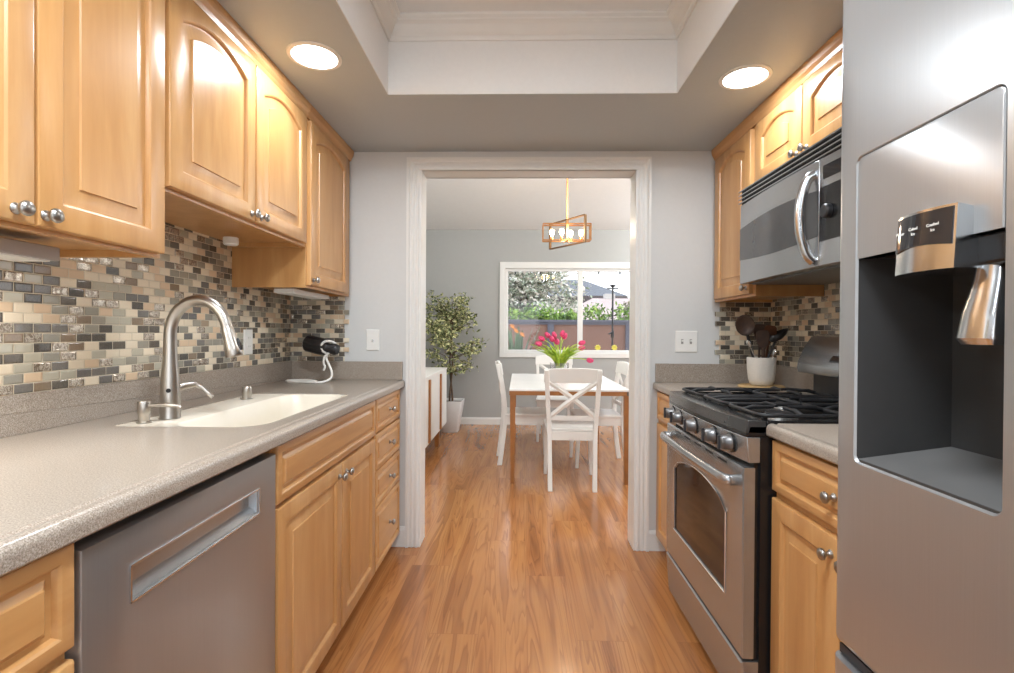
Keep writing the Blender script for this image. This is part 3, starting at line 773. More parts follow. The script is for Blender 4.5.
# ---- microwave
MY0, MY1, MZ0, MZ1, MF = 1.487, 2.247, 1.393, 1.8135, .966
th = thing('microwave', 'stainless over-the-range microwave with a bowed handle mounted above the gas range', 'microwave', (1.17, 1.867, MZ0))
obj('body', MB().box(MF + .045, KR - .009, MY0, MY1, MZ0 + .004, MZ1), 'dark', th, world=True)
obj('grille_bottom', MB().box(MF + .06, KR - .03, MY0 + .02, MY1 - .02, MZ0, MZ0 + .004), 'grille', th, world=True)
v_ = MB()
v_.box(MF + .02, MF + .045, MY0, MY1, 1.745, MZ1)
obj('vent', v_, 'black', th, world=True)
v_ = MB()
for k in range(4): v_.prism([(MF + .004, 1.7475 + k * .017), (MF + .02, 1.7495 + k * .017), (MF + .02, 1.757 + k * .017), (MF + .004, 1.752 + k * .017)], 'y', MY0, MY1)
obj('vent_louvers', v_, 'steel_y', th, world=True)
# the door front bows outward along its length
def mwx(y): return MF + .014 - .014 * math.sin(PI * (y - MY0) / (MY1 - MY0))
def slab_y(y0, y1, zlo, zhi, dx=0.0, thick=.04, n=14, back=None):
    """curved slab; zlo and zhi are functions of y"""
    m = MB(); L = []
    for k in range(n + 1):
        y = y0 + (y1 - y0) * k / n; x = mwx(y) - dx
        xb = MF + .045 if back is None else x + back
        L.append([(x, y, zlo(y)), (xb, y, zlo(y)), (xb, y, zhi(y)), (x, y, zhi(y))])
    return m.loops(L)
DY = 1.650
c1 = lambda z: (lambda y: z)
door = obj('door', slab_y(DY, MY1, c1(MZ0 + .004), c1(1.743)), 'steel_y', th, world=True, smooth=True, angle=30, bevel=.002)
arc_hi = lambda y: 1.636 + .018 * math.sin(PI * min(1, max(0, (y - 1.55) / (MY1 + .02 - 1.55))))
arc_lo = lambda y: 1.503 - .018 * math.sin(PI * min(1, max(0, (y - 1.55) / (MY1 + .02 - 1.55))))
obj('door_window', slab_y(DY + .001, MY1 - .0, arc_lo, arc_hi, dx=.0012, back=.003), 'mwin', door, world=True, smooth=True, angle=30)
H = [(mwx(1.70) - .000, 1.672, 1.70), (MF - .016, 1.678, 1.685), (MF - .031, 1.684, 1.63), (MF - .036, 1.686, 1.565), (MF - .031, 1.684, 1.50), (MF - .016, 1.678, 1.44), (mwx(1.7), 1.672, 1.415)]
obj('handle', MB().tube(smoothpath(H, 5), .0145, 14, up=(0, 1, 0), sx=1.15), 'chrome', door, world=True, smooth=True, angle=60)
cp = obj('control_panel', slab_y(MY0, DY - .003, c1(MZ0 + .004), c1(1.743)), 'steel_y', th, world=True, smooth=True, angle=30, bevel=.002)
obj('display', slab_y(MY0 + .03, DY - .02, c1(1.672), c1(1.715), dx=.0012, back=.003, n=4), 'smoke', cp, world=True)
obj('keypad', slab_y(MY0 + .012, DY - .004, c1(1.475), c1(1.648), dx=.0012, back=.003, n=4), 'black', cp, world=True)
obj('dial', MB().lathe([(.022, 0), (.022, .014), (.018, .018), (.002, .018)], (mwx(1.60) - .001, 1.600, 1.565), (-1, 0, 0)), 'dark', cp, world=True, smooth=True)
m = MB()
for i in range(5):
    for jx in range(2):
        yy = 1.515 + jx * .02; zz = 1.49 + i * .03
        m.box(mwx(yy) - .0022, mwx(yy) + .001, yy - .006, yy + .006, zz - .003, zz + .003)
km = obj('key_markings', m, 'slot', cp, world=True); km['kind'] = 'stuff'

# ---- gas range
RY0, RY1, RB = 1.4865, 2.246, .714
th = thing('gas_range', 'stainless gas range with black cooktop, five knobs and arched oven window', 'range', (1.0, 1.867, 0))
obj('body', MB().box(RB, KR - .03, RY0, RY1, .03, .872), 'black', th, world=True)
m = MB()
for y in (RY0 + .04, RY1 - .04):
    for x in (RB + .05, KR - .1): m.lathe([(.018, 0), (.018, .03)], (x, y, 0), (0, 0, 1), 10)
obj('feet', m, 'black', th, world=True)
# cooktop with a bowed front lip
def rgx(y, d=.022): return .656 + d * .9 - d * math.sin(PI * (y - RY0) / (RY1 - RY0)) ** .8 if 0 < (y - RY0) / (RY1 - RY0) < 1 else .656 + d * .9
def bow(mb, y0, y1, z0, z1, dx0=0, dx1=0, xb=RB, n=16):
    L = []
    for k in range(n + 1):
        y = y0 + (y1 - y0) * k / n; x = rgx(y)
        L.append([(x + dx0, y, z0), (xb, y, z0), (xb, y, z1), (x + dx1, y, z1)])
    return mb.loops(L)
m = bow(MB(), RY0, RY1, .872, .906, -.004, .004, xb=1.25)
ct = obj('cooktop', m, 'black', th, world=True, smooth=True, angle=35, bevel=.004)
m = bow(MB(), RY0, RY1, .882, .921, -.0050, .0, xb=RB + .016)
ct_side = MB().box(RB + .0165, 1.25, RY0, RY0 + .014, .906, .919).box(RB + .0165, 1.25, RY1 - .014, RY1, .906, .919)
obj('cooktop_rim', ct_side, 'black', ct, world=True, bevel=.003)
obj('cooktop_trim', m, 'darksteel', ct, world=True, smooth=True, angle=35, bevel=.003)
m = bow(MB(), RY0, RY1, .795, .8715, .003, -.004)
cp = obj('control_panel', m, 'steel_y', th, world=True, smooth=True, angle=35, bevel=.003)
for y in (1.575, 1.690, 1.860, 2.040, 2.150):
    x = rgx(y) - .001
    k = obj('knob', MB().lathe([(.026, 0), (.026, .006), (.023, .010), (.0215, .032), (.018, .036), (.003, .036)], (x, y, .838), (-1, 0, -.05), 24), 'rknob', cp, world=True, smooth=True, angle=35)
    obj('knob_bezel', MB().lathe([(.031, 0), (.031, .003), (.0262, .0045)], (x, y, .838), (-1, 0, -.05), 24), 'black', k, world=True, smooth=True, angle=35)
    obj('grip', MB().box(x - .043, x - .034, y - .004, y + .004, .816, .860), 'dark', k, world=True, bevel=.002)
# oven door
m = MB(); L = []
OX = .664
obj('door_gap', MB().box(RB - .015, RB, RY0 + .01, RY1 - .01, .20, .797), 'black', th, world=True)
def wloop(inset, x, n=12):
    a0, a1, b0 = 1.612 + inset, 2.135 - inset, .350 + inset
    c0 = .605 - inset; top = .668 - inset
    pts = [(a0, b0), (a1, b0), (a1, c0)]
    for k in range(1, n):
        q = k / n; pts.append((a1 + (a0 - a1) * q, c0 + (top - c0) * math.sin(PI * q) ** .55))
    pts.append((a0, c0)); return [(x, a, b) for a, b in pts]
def oloop(i, x, n=12):
    a0, a1, b0, b1 = RY0 + .002 + i, RY1 - .002 - i, .215 + i, .780 - i
    pts = [(a0, b0), (a1, b0), (a1, b1)] + [(a1 + (a0 - a1) * k / n, b1) for k in range(1, n)] + [(a0, b1)]
    return [(x, a, b) for a, b in pts]
m = MB().loops([oloop(0, RB - .015), oloop(0, OX + .004), oloop(.004, OX), wloop(-.006, OX), wloop(0, OX + .004)], True, False)
door = obj('oven_door', m, 'steel_y', th, world=True, smooth=True, angle=30)
obj('oven_window', MB().loops([wloop(0, OX + .004), wloop(.001, OX + .0045)], False, True), 'smoke', door, world=True)
m = MB()
wl_ = wloop(-.003, OX - .0005); m.tube([Vector(p) for p in wl_], .0028, 6, closed=True, up=(1, 0, 0))
obj('window_rim', m, 'chrome', door, world=True, smooth=True)
H = [(OX, RY0 + .05, .731), (OX - .032, RY0 + .052, .733), (OX - .044, 1.62, .735), (OX - .052, 1.867, .737), (OX - .044, 2.11, .735), (OX - .032, RY1 - .052, .733), (OX, RY1 - .05, .731)]
obj('handle', MB().tube(smoothpath(H, 6), .0145, 14, sx=.8, sy=1.15), 'steel_y', door, world=True, smooth=True, angle=60)
for k in range(5):
    y = 1.64 + k * .113; obj('vent_slot', MB().box(OX - .0006, OX + .002, y - .035, y + .035, .764, .770), 'black', door, world=True)
m = MB()
m.loops([[(RB - .001, RY0 + .002, .035), (RB - .001, RY1 - .002, .035), (RB - .001, RY1 - .002, .205), (RB - .001, RY0 + .002, .205)],
         [(OX + .016, RY0 + .002, .035), (OX + .016, RY1 - .002, .035), (OX + .004, RY1 - .002, .205), (OX + .004, RY0 + .002, .205)],
         [(OX + .012, RY0 + .006, .039), (OX + .012, RY1 - .006, .039), (OX, RY1 - .006, .199), (OX, RY0 + .006, .199)]])
obj('warming_drawer', m, 'steel_y', th, world=True, smooth=True, angle=30)
# burners and grates
burn = ((.84, 1.63, .042), (.84, 2.10, .050), (1.11, 1.63, .050), (1.11, 2.10, .036), (.975, 1.867, .036))
for x, y, r in burn:
    b = obj('burner', MB().lathe([(r + .012, .906), (r + .010, .912), (r, .913), (r, .919)], (x, y, 0), (0, 0, 1), 24), 'grille', ct, world=True, smooth=True, angle=40)
for x, y, r in burn:
    b = obj('burner_cap', MB().lathe([(r - .002, .919), (r, .922), (r - .004, .926), (.004, .928)], (x, y, 0), (0, 0, 1), 24), 'iron', ct, world=True, smooth=True, angle=40)
def grate(y0, y1, mid):
    m = MB(); z = .933; x0, x1 = .722, 1.235; r = .0076
    fl = rrect(x0, x1, y0, y1, .035, 5); m.tube([(a, b, z) for a, b in fl], r, 8, closed=True, up=(0, 0, 1), sy=.8)
    xm = (x0 + x1) / 2; m.tube([(xm, y0, z), (xm, y1, z)], r, 8)
    for cx in (.84, 1.11):
        if mid: continue
        # fingers reaching toward the burner, with a small raised hump
        ym = (y0 + y1) / 2
        xa, xb = (x0, xm) if cx < xm else (xm, x1)
        m.tube([(xa, ym, z), (xa + .03, ym, z + .009), (cx - .022, ym, z + .009)], [r, r, .005], 8)
        m.tube([(xb, ym, z), (xb - .03, ym, z + .009), (cx + .022, ym, z + .009)], [r, r, .005], 8)
        m.tube([(cx, y0, z), (cx, y0 + .03, z + .009), (cx, ym - .022, z + .009)], [r, r, .005], 8)
        m.tube([(cx, y1, z), (cx, y1 - .03, z + .009), (cx, ym + .022, z + .009)], [r, r, .005], 8)
    if mid:
        ym = (y0 + y1) / 2
        for yy in (ym - .035, ym + .035):
            m.tube([(x0, yy, z), (x0 + .05, yy, z + .004), (.93, yy, z + .004)], r, 8)
            m.tube([(x1, yy, z), (x1 - .05, yy, z + .004), (1.02, yy, z + .004)], r, 8)
    for a in (x0 + .02, x1 - .02):
        for b in (y0 + .02, y1 - .02): m.tube([(a, b, .9055), (a, b, z)], r * .9, 6)
    obj('grate', m, 'iron', th, world=True, smooth=True, angle=60)
grate(1.502, 1.745, False); grate(1.757, 1.977, True); grate(1.989, 2.232, False)
# backguard
bp = [(1.300, .922), (1.300, 1.0), (1.232, 1.010), (1.226, 1.03), (1.232, 1.06), (1.258, 1.12), (1.290, 1.165), (1.322, 1.178), (KR - .010, 1.178), (KR - .010, .922)]
m = MB(); L = []
for y, s_y in ((RY0, .93), (RY0 + .012, 1), (RY1 - .012, 1), (RY1, .93)):
    L.append([(a if a > 1.3 else 1.35 - (1.35 - a) * s_y, y, b) for a, b in bp[1:-1]] + [(KR - .010, y, 1.0)])
bg = obj('backguard', m.loops(L), 'steel_y', th, world=True, smooth=True, angle=35)
obj('backguard_base', MB().box(1.302, KR - .03, RY0 + .004, RY1 - .004, .922, 1.002), 'dark', th, world=True, bevel=.004)
def bgpt(t, y, off=0):  # point on the sloped face
    p = Vector((1.232, y, 1.05)).lerp(Vector((1.290, y, 1.150)), t); n = Vector((-.86, 0, .5)); return p + n * off
m = MB(); pts = []
for k in range(15):
    a = PI * k / 14; pts.append((1.867 + .150 * math.cos(a), .12 + .80 * math.sin(a) ** .8))
m.loops([[bgpt(t, y, .004) for y, t in pts], [bgpt(t, y, .009) for y, t in pts]])
obj('clock_display', m, 'smoke', bg, world=True, smooth=True, angle=40)

# ---- refrigerator
FX, FY0, FY1 = .500, -.120, .808
th = thing('refrigerator', 'tall stainless refrigerator with an ice and water dispenser in its door', 'refrigerator', (.93, .34, 0))
obj('cabinet', MB().box(.626, KR - .02, FY0 + .004, FY1 - .004, .02, 1.76), 'dark', th, world=True, bevel=.006)
obj('feet', MB().box(.62, 1.3, FY0 + .03, FY1 - .03, 0, .02), 'black', th, world=True)
dy0, dy1, dz0, dz1 = .527, .757, .985, 1.438
cz1 = 1.287
def frx(y, ya=FY0, yb=FY1, b=.010): # contoured front
    q = (y - ya) / (yb - ya); return FX + b - b * (math.sin(PI * min(1, max(0, q))) ** .6)
def door_body(y0, y1, z0, z1, hole=None, far_r=.020):
    # cross-section in plan with rounded vertical edges, lofted over z
    xb = .622
    m = MB()
    def prof(z):
        P = [(xb, y0)]
        for k in range(7):
            a = PI / 2 * k / 6; P.append((FX + far_r - far_r * math.sin(a), y0 + far_r - far_r * math.cos(a)))
        n = 10
        ys = [y0 + far_r + (y1 - y0 - 2 * far_r) * k / n for k in range(1, n)]
        for y in ys: P.append((FX, y))
        for k in range(7):
            a = PI / 2 * k / 6; P.append((FX + far_r - far_r * math.cos(a), y1 - far_r + far_r * math.sin(a)))
        P.append((xb, y1)); return [(x, y, z) for x, y in P]
    m.loops([prof(z0), prof(z1)])
    return m
yc = .339
# far door is built as a ring of front pieces round the dispenser opening
def ring_door(m):
    r = .022; xb = .622
    def P(i): # outer outline in (y,z), pulled in by i
        return [(yc + .002 + i, .690 + i), (FY1 - i, .690 + i), (FY1 - i, 1.775 - i), (yc + .002 + i, 1.775 - i)]
    k = 5
    def rr(i, x, rad): 
        a = P(i); return [(x, p, q) for p, q in rrect(a[0][0], a[1][0], a[0][1], a[2][1], rad, k)]
    L = [rr(0, xb, .004), rr(0, FX + r, .004)]
    for s in range(1, 8):
        a = PI / 2 * s / 7; L.append(rr(r * (1 - math.cos(a)), FX + r - r * math.sin(a), .004 + .006 * s / 7))
    h = [(FX, p, q) for p, q in rrect(dy0, dy1, dz0, dz1, .012, k)]
    L.append(h)
    L.append([(FX + .0035, p, q) for p, q in rrect(dy0 + .0025, dy1 - .0025, dz0 + .0025, dz1 - .0025, .010, k)])
    m.loops(L, True, False)
    return m
door = obj('door', ring_door(MB()), 'fridge', th, world=True, smooth=True, angle=35)
obj('door', door_body(FY0, yc - .002, .690, 1.775), 'fridge', th, world=True, smooth=True, angle=35)
fd = obj('freezer_drawer', door_body(FY0, FY1, .04, .672), 'fridge', th, world=True, smooth=True, angle=35)
obj('drawer_lip', MB().box(FX + .012, .620, FY0 + .01, FY1 - .006, .674, .688), 'dark', th, world=True)
for (nm, par) in (('handle', door),):
    H = [(FX, yc + .045, .80), (FX - .05, yc + .045, .83), (FX - .055, yc + .045, 1.2), (FX - .05, yc + .045, 1.60), (FX, yc + .045, 1.63)]
    obj(nm, MB().tube(smoothpath(H, 5), .012, 12), 'steel_z', par, world=True, smooth=True)
H = [(FX, FY0 + .06, .615), (FX - .045, FY0 + .09, .615), (FX - .05, .34, .615), (FX - .045, FY1 - .09 - .3, .615), (FX, FY1 - .36, .615)]
obj('handle', MB().tube(smoothpath(H, 5), .012, 12), 'steel_z', fd, world=True, smooth=True)
# dispenser face plate and cavity
a, b = .0028, .0035
obj('dispenser_plate', MB().loops([[(FX + x, p, q) for p, q in rrect(dy0 + i, dy1 - i, cz1, dz1 - i, [.0005, .0005, .009, .009], 5)] for x, i in ((.02, a), (.0015, a), (.0002, a + .0015))], False, True), 'fridge', door, world=True, smooth=True, angle=35)
K4 = lambda y0, y1, z0, z1, x: [(x, y0, z0), (x, y1, z0), (x, y1, z1), (x, y0, z1)]
cy0, cy1, cz0 = dy0 + a, dy1 - a, dz0 + a
m = MB()
F0 = [(FX + .003, cy0, cz0 + .003), (FX + .003, cy1, cz0 + .003), (FX + .003, cy1, cz1), (FX + .003, cy0, cz1)]
F1 = [(FX + .115, cy0 + .03, cz0 + .028), (FX + .115, cy1 - .03, cz0 + .028), (FX + .115, cy1 - .03, cz1), (FX + .115, cy0 + .03, cz1)]
m.loops([F0, F1], False, True)
cav = obj('dispenser_cavity', m, 'cavity', door, world=True)
m = MB().loops([[(FX + .004, cy0 + .001, cz0 - .002), (FX + .004, cy1 - .001, cz0 - .002), (FX + .114, cy1 - .031, cz0 + .024), (FX + .114, cy0 + .031, cz0 + .024)],
                [(FX + .004, cy0 + .001, cz0 + .0035), (FX + .004, cy1 - .001, cz0 + .0035), (FX + .114, cy1 - .031, cz0 + .0295), (FX + .114, cy0 + .031, cz0 + .0295)]])
obj('drip_ledge', m, 'cavfloor', cav, world=True)
# display housing hanging over the cavity
def hx(y): return .470 + .010 * (abs(y - .607) / .045) ** 2
L = []
for k in range(9):
    y = .564 + .086 * k / 8; x = hx(y)
    L.append([(x, y, 1.250), (.56, y, 1.250), (.56, y, 1.284), (FX + .0002, y, 1.286), (FX + .0002, y, 1.318), (x + .004, y, 1.322)])
hs = obj('display_housing', MB().loops(L), 'chrome', door, world=True, smooth=True, angle=35)
L = []
for k in range(9):
    y = .5665 + .081 * k / 8; x = hx(y)
    zl = 1.277 + .004 * math.sin(PI * k / 8)
    L.append([(x - .0006, y, zl), (x + .002, y, zl), (x + .005, y, 1.319), (x + .0026, y, 1.319)])
ds = obj('display', MB().loops(L), 'smoke', hs, world=True, smooth=True, angle=35)
def text(s, y, z, size, parent):
    cu = bpy.data.curves.new('lettering', 'FONT'); cu.body = s; cu.size = size; cu.align_x = 'CENTER'; cu.extrude = .0002
    tmp = bpy.data.objects.new('lettering_source', cu); C.objects.link(tmp)
    dg = bpy.context.evaluated_depsgraph_get(); dg.update()
    me = bpy.data.meshes.new_from_object(tmp.evaluated_get(dg)); bpy.data.objects.remove(tmp); bpy.data.curves.remove(cu)
    q = parent; off = Vector((0, 0, 0))
    while q is not None: off += q.location; q = q.parent
    me.transform(Matrix(((0, 0, -1, hx(y) - .0007 - off.x), (-1, 0, 0, y - off.y), (0, 1, 0, z - off.z), (0, 0, 0, 1))))
    me.name = 'lettering'; me.materials.clear(); me.materials.append(MT['plate'])
    o = bpy.data.objects.new('lettering', me); C.objects.link(o); o.parent = parent
    return o
text('Water', .634, 1.298, .0050, ds)
text('Cubed', .609, 1.300, .0050, ds); text('Ice', .609, 1.294, .0050, ds)
text('Crushed', .584, 1.300, .0050, ds); text('Ice', .584, 1.294, .0050, ds)
obj('chute_housing', MB().loops([K4(.530, .650, 1.252, 1.2865, .505), K4(.530, .650, 1.252, 1.2865, .600)]), 'black', cav, world=True, bevel=.004)
L = []
for z, w_, xo, dp in ((1.262, .016, .520, .030), (1.235, .018, .516, .030), (1.20, .021, .506, .028), (1.172, .0225, .500, .022), (1.165, .020, .503, .012)):
    P = []
    for k in range(9):
        q = PI * k / 8; P.append((xo - dp * .35 * math.sin(q), .561 + w_ * math.cos(q), z))
    P += [(xo + dp, .561 - w_, z), (xo + dp, .561 + w_, z)]
    L.append(P)
obj('dispenser_paddle', MB().loops(L), 'chrome', cav, world=True, smooth=True, angle=40)

# ---- utensil crock on its trivet
th = tag(obj('trivet', MB().lathe([(.100, 0), (.104, .003), (.104, .009), (.101, .012), (.002, .012)], (0, 0, 0), (0, 0, 1), 32), 'trivet', smooth=True, angle=40), 'round pale wooden trivet under the utensil crock', 'trivet')
th.location = (1.185, 2.47, CT + .0003)
ck = obj('utensil_crock', MB().lathe([(.040, 0), (.050, .004), (.059, .03), (.064, .08), (.0655, .133), (.0645, .136), (.061, .136), (.060, .13), (.056, .03), (.045, .012), (.002, .012)], (0, 0, 0), (0, 0, 1), 32), 'crock', smooth=True, angle=60)
tag(ck, 'white speckled stoneware crock holding cooking utensils on the trivet', 'crock'); ck.location = (1.185, 2.47, CT + .0125)
cz = CT + .0125 + .013; cx, cy = 1.185, 2.47
def utensil(name, label, base, top, mat, head, hm, r=.006, cat='utensil'):
    th = thing(name, label, cat, base)
    b, t = Vector((0, 0, 0)), Vector(top) - Vector(base)
    obj('handle', MB().tube([b, b.lerp(t, .5), t], [r * .9, r, r * .9], 10), mat, th, smooth=True)
    d = t.normalized()
    if head == 'round':
        m = MB(); n = Vector((-.35, -.93, .1)).normalized(); n = (n - d * n.dot(d)).normalized(); s = d.cross(n).normalized(); c = t + d * .045
        L = []
        for sc_, off in ((.3, -.010), (.75, -.007), (.97, 0), (1, .003), (.95, .004), (.7, -.002), (.3, -.005)):
            L.append([c + s * (.043 * sc_ * math.cos(2 * PI * k / 24)) + d * (.052 * sc_ * math.sin(2 * PI * k / 24)) + n * off for k in range(24)])
        obj('head', m.loops(L), hm, th, smooth=True, angle=50)
    elif head == 'flat':
        n = Vector((-.2, -.95, .1)).normalized(); n = (n - d * n.dot(d)).normalized(); s = d.cross(n).normalized(); m = MB(); L = []
        for q, wd in ((-.005, .008), (.015, .022), (.05, .030), (.075, .028), (.085, .018)):
            c = t + d * q; L.append([c + s * wd + n * .003, c - s * wd + n * .003, c - s * wd - n * .003, c + s * wd - n * .003])
        obj('head', m.loops(L), hm, th, smooth=True, angle=50)
    elif head == 'ladle':
        c = t + d * .012; m = MB(); L = []
        for rr_, h in ((.004, -.034), (.026, -.028), (.040, -.010), (.043, .010), (.041, .011), (.037, -.006), (.022, -.022), (.003, -.028)):
            L.append([(c.x + rr_ * math.cos(2 * PI * k / 20) + h * .35, c.y + rr_ * math.sin(2 * PI * k / 20) + .25 * h, c.z + h + rr_ * .45 * math.cos(2 * PI * k / 20)) for k in range(20)])
        obj('head', m.loops(L), hm, th, smooth=True, angle=60)
    elif head == 'small':
        m = MB(); L = []
        for q, rr_ in ((-.004, .004), (.005, .013), (.018, .019), (.03, .015), (.036, .004)):
            c = t + d * q; L.append(m.ring(c, d, rr_, 14, sy=.35))
        obj('head', m.loops(L), hm, th, smooth=True, angle=60)
    return th
utensil('wooden_spoon', 'dark wooden spoon with a big round bowl standing in the crock', (cx - .01, cy - .01, cz), (cx - .078, cy - .02, cz + .235), 'nylon', 'round', 'spoon', .008)
utensil('ladle', 'black nylon ladle leaning out of the crock toward the range', (cx - .015, cy + .008, cz), (cx + .070, cy - .01, cz + .225), 'nylon', 'ladle', 'nylon', .006)
utensil('spatula', 'reddish brown wooden spatula in the utensil crock', (cx + .01, cy + .012, cz), (cx + .045, cy + .025, cz + .195), 'spoon2', 'flat', 'spoon2', .006)
utensil('spatula', 'dark brown upright flat spatula in the middle of the crock', (cx + .0, cy + .03, cz), (cx + .008, cy + .038, cz + .20), 'spoon', 'flat', 'spoon', .006)
utensil('steel_spoon', 'small shiny steel spoon peeking over the rim of the crock', (cx + .005, cy - .03, cz), (cx + .040, cy - .035, cz + .135), 'silver', 'small', 'silver', .003)
utensil('steel_spoon', 'steel spoon tipped toward the light switch from the crock', (cx + .02, cy - .025, cz), (cx - .070, cy - .035, cz + .175), 'silver', 'small', 'silver', .003)
utensil('tongs', 'dark brown thick-handled tongs leaning in the crock', (cx - .005, cy - .038, cz), (cx - .012, cy - .04, cz + .17), 'spoon', 'flat', 'spoon', .009)

# ------------------------------------------------------------------ recessed lights and tray lamp
def downlight(x, y, label):
    th = thing('recessed_light', label, 'light', (x, y, CZ))
    obj('trim_ring', MB().lathe([(.094, 0), (.093, -.004), (.079, -.006), (.077, -.001)], (0, 0, 0), (0, 0, 1), 36), 'white', th, smooth=True)
    obj('lens', MB().lathe([(.077, -.001), (.076, -.004), (.07, -.007), (.002, -.009)], (0, 0, 0), (0, 0, 1), 36), 'lens', th, smooth=True)
    light('downlight_lamp', 'AREA', (x, y, CZ - .012), LAMP_W, WARM, .15)
downlight(-.735, 1.78, 'lit round recessed ceiling light over the sink side')
downlight(.861, 1.945, 'lit round recessed ceiling light over the range side')
downlight(-.735, .35, 'lit round recessed fill light added behind the viewer over the sink counter')  # this and the next two are unseen lights, added as fill
downlight(.80, -.55, 'lit round recessed fill light added unseen behind the refrigerator')
downlight(-.735, -1.1, 'lit round recessed fill light added unseen at the back of the kitchen')
th = thing('flush_ceiling_light', 'round white flush ceiling light in the tray', 'light', (.02, .55, TZ))
obj('pan', MB().lathe([(.19, 0), (.19, -.02), (.17, -.03)], (0, 0, 0), (0, 0, 1), 32), 'white', th, smooth=True)
obj('diffuser', MB().lathe([(.17, -.03), (.16, -.055), (.10, -.075), (.002, -.08)], (0, 0, 0), (0, 0, 1), 32), 'lens', th, smooth=True)
light('tray_lamp', 'AREA', (.02, .55, TZ - .10), 32, WARM, .34)

# ------------------------------------------------------------------ dining room
def make_chair(label):
    th = thing('dining_chair', label, 'chair', (0, 0, 0), 0, 'white dining chairs around the table')
    M = MB(); L = []
    for z, w_, y0, y1 in ((.437, .205, -.195, .205), (.441, .212, -.200, .212), (.455, .212, -.200, .212), (.460, .205, -.195, .205)):
        L.append([(x, y, z) for x, y in ((-w_ * .90, y0), (w_ * .90, y0), (w_, y1), (-w_, y1))])
    obj('seat', M.loops(L), 'chair', th, bevel=.003)
    for s in (-1, 1):
        P = smoothpath([(s * .165, -.250, 0), (s * .168, -.222, .22), (s * .172, -.205, .44), (s * .185, -.222, .66), (s * .196, -.268, .90)], 4)
        m = MB(); L = []
        for p in P:
            L.append([(p.x + a * .0165, p.y + b * .020, p.z) for a, b in ((-1, -1), (1, -1), (1, 1), (-1, 1))])
        obj('leg', m.loops(L), 'chair', th, bevel=.004)
    for s in (-1, 1):
        m = MB().loops([[(s * (.180 + (.43 - z) * .02) + a * w_, .182 + (.43 - z) * .04 + b * w_, z) for a, b in ((-1, -1), (1, -1), (1, 1), (-1, 1))] for z, w_ in ((0, .013), (.4365, .019))])
        obj('leg', m, 'chair', th, bevel=.004)
    m = MB().box(-.166, .166, .178, .196, .370, .4365).box(-.157, .157, -.210, -.192, .370, .4365)
    for s in (-1, 1): m.bar((s * .172, -.190, .403), (s * .182, .164, .403), .016, .066)
    obj('apron', m, 'chair', th)
    m = MB(); L = []
    for k in range(9):
        x = -.215 + .43 * k / 8; q = 1 - (x / .215) ** 2; y = -.240 - .020 * q; zt = .905 + .012 * q
        L.append([(x, y - .008 - .010, zt), (x, y + .012 - .010, zt), (x, y + .012 + .006, .805), (x, y - .008 + .006, .805)])
    obj('top_rail', m.loops(L), 'chair', th, bevel=.004, smooth=True, angle=35)
    m = MB(); L = []
    for k in range(7):
        x = -.168 + .336 * k / 6; q = 1 - (x / .168) ** 2; y = -.208 - .008 * q
        L.append([(x, y - .009, .555), (x, y + .009, .555), (x, y + .009, .520), (x, y - .009, .520)])
    obj('lower_rail', m.loops(L), 'chair', th, bevel=.002)
    for s in (-1, 1):
        P = smoothpath([(s * -.170, -.214, .545), (s * -.01, -.242 - s * .003, .68), (s * .180, -.246, .815)], 5)
        m = MB(); m.tube(P, .0165, 4, up=(0, 1, 0), sx=1.15, sy=.62)
        obj('cross_bar', m, 'chair', th)
    return th
def put(o, x, y, r, label=None):
    o.location = (x, y, 0); o.rotation_euler = (0, 0, r)
    if label: o['label'] = label
    return o
ch = make_chair('white cross-back dining chair at the near end of the table, back to the kitchen')
put(ch, .412, 3.970, math.radians(-1.5))
put(copy_tree(ch), .075, 4.62, math.radians(-86), 'white cross-back dining chair on the plant side of the table')
put(copy_tree(ch), .705, 4.56, math.radians(92), 'white cross-back dining chair on the table side opposite the potted plant')
put(copy_tree(ch), .405, 5.60, math.radians(178), 'white cross-back dining chair at the far end of the table beneath the window')

tx0, tx1, ty0, ty1, tz = -.07, .870, 3.885, 5.36, .738
th = thing('dining_table', 'rectangular dining table with white marble top and brown wooden legs', 'table', (.4, 4.6, 0))
obj('tabletop', MB().box(tx0, tx1, ty0, ty1, tz - .016, tz), 'marble', th, world=True, bevel=.003)
m = MB(); frm = .032
m.box(tx0, tx1, ty0, ty0 + .022, tz - .016 - frm, tz - .0162).box(tx0, tx1, ty1 - .022, ty1, tz - .016 - frm, tz - .0162)
m.box(tx0, tx0 + .022, ty0 + .022, ty1 - .022, tz - .016 - frm, tz - .0162).box(tx1 - .022, tx1, ty0 + .022, ty1 - .022, tz - .016 - frm, tz - .0162)
obj('apron', m, 'oak', th, world=True)
for x, sx in ((tx0 + .027, -1), (tx1 - .027, 1)):
    for y in (ty0 + .027, ty1 - .027):
        o = obj('leg', MB().loops([[(x + a * w_ + sx * (.0), y + b * w_, z) for a, b in ((-1, -1), (1, -1), (1, 1), (-1, 1))] for z, w_ in ((0, .015), (.60, .021), (tz - .0485, .021))]), 'oak', th, world=True, bevel=.002)
obj('corner_bracket', MB().box(tx1 - .03, tx1 + .0015, ty0 - .0015, ty0 + .03, tz - .047, tz - .0165), 'metal_b', th, world=True)

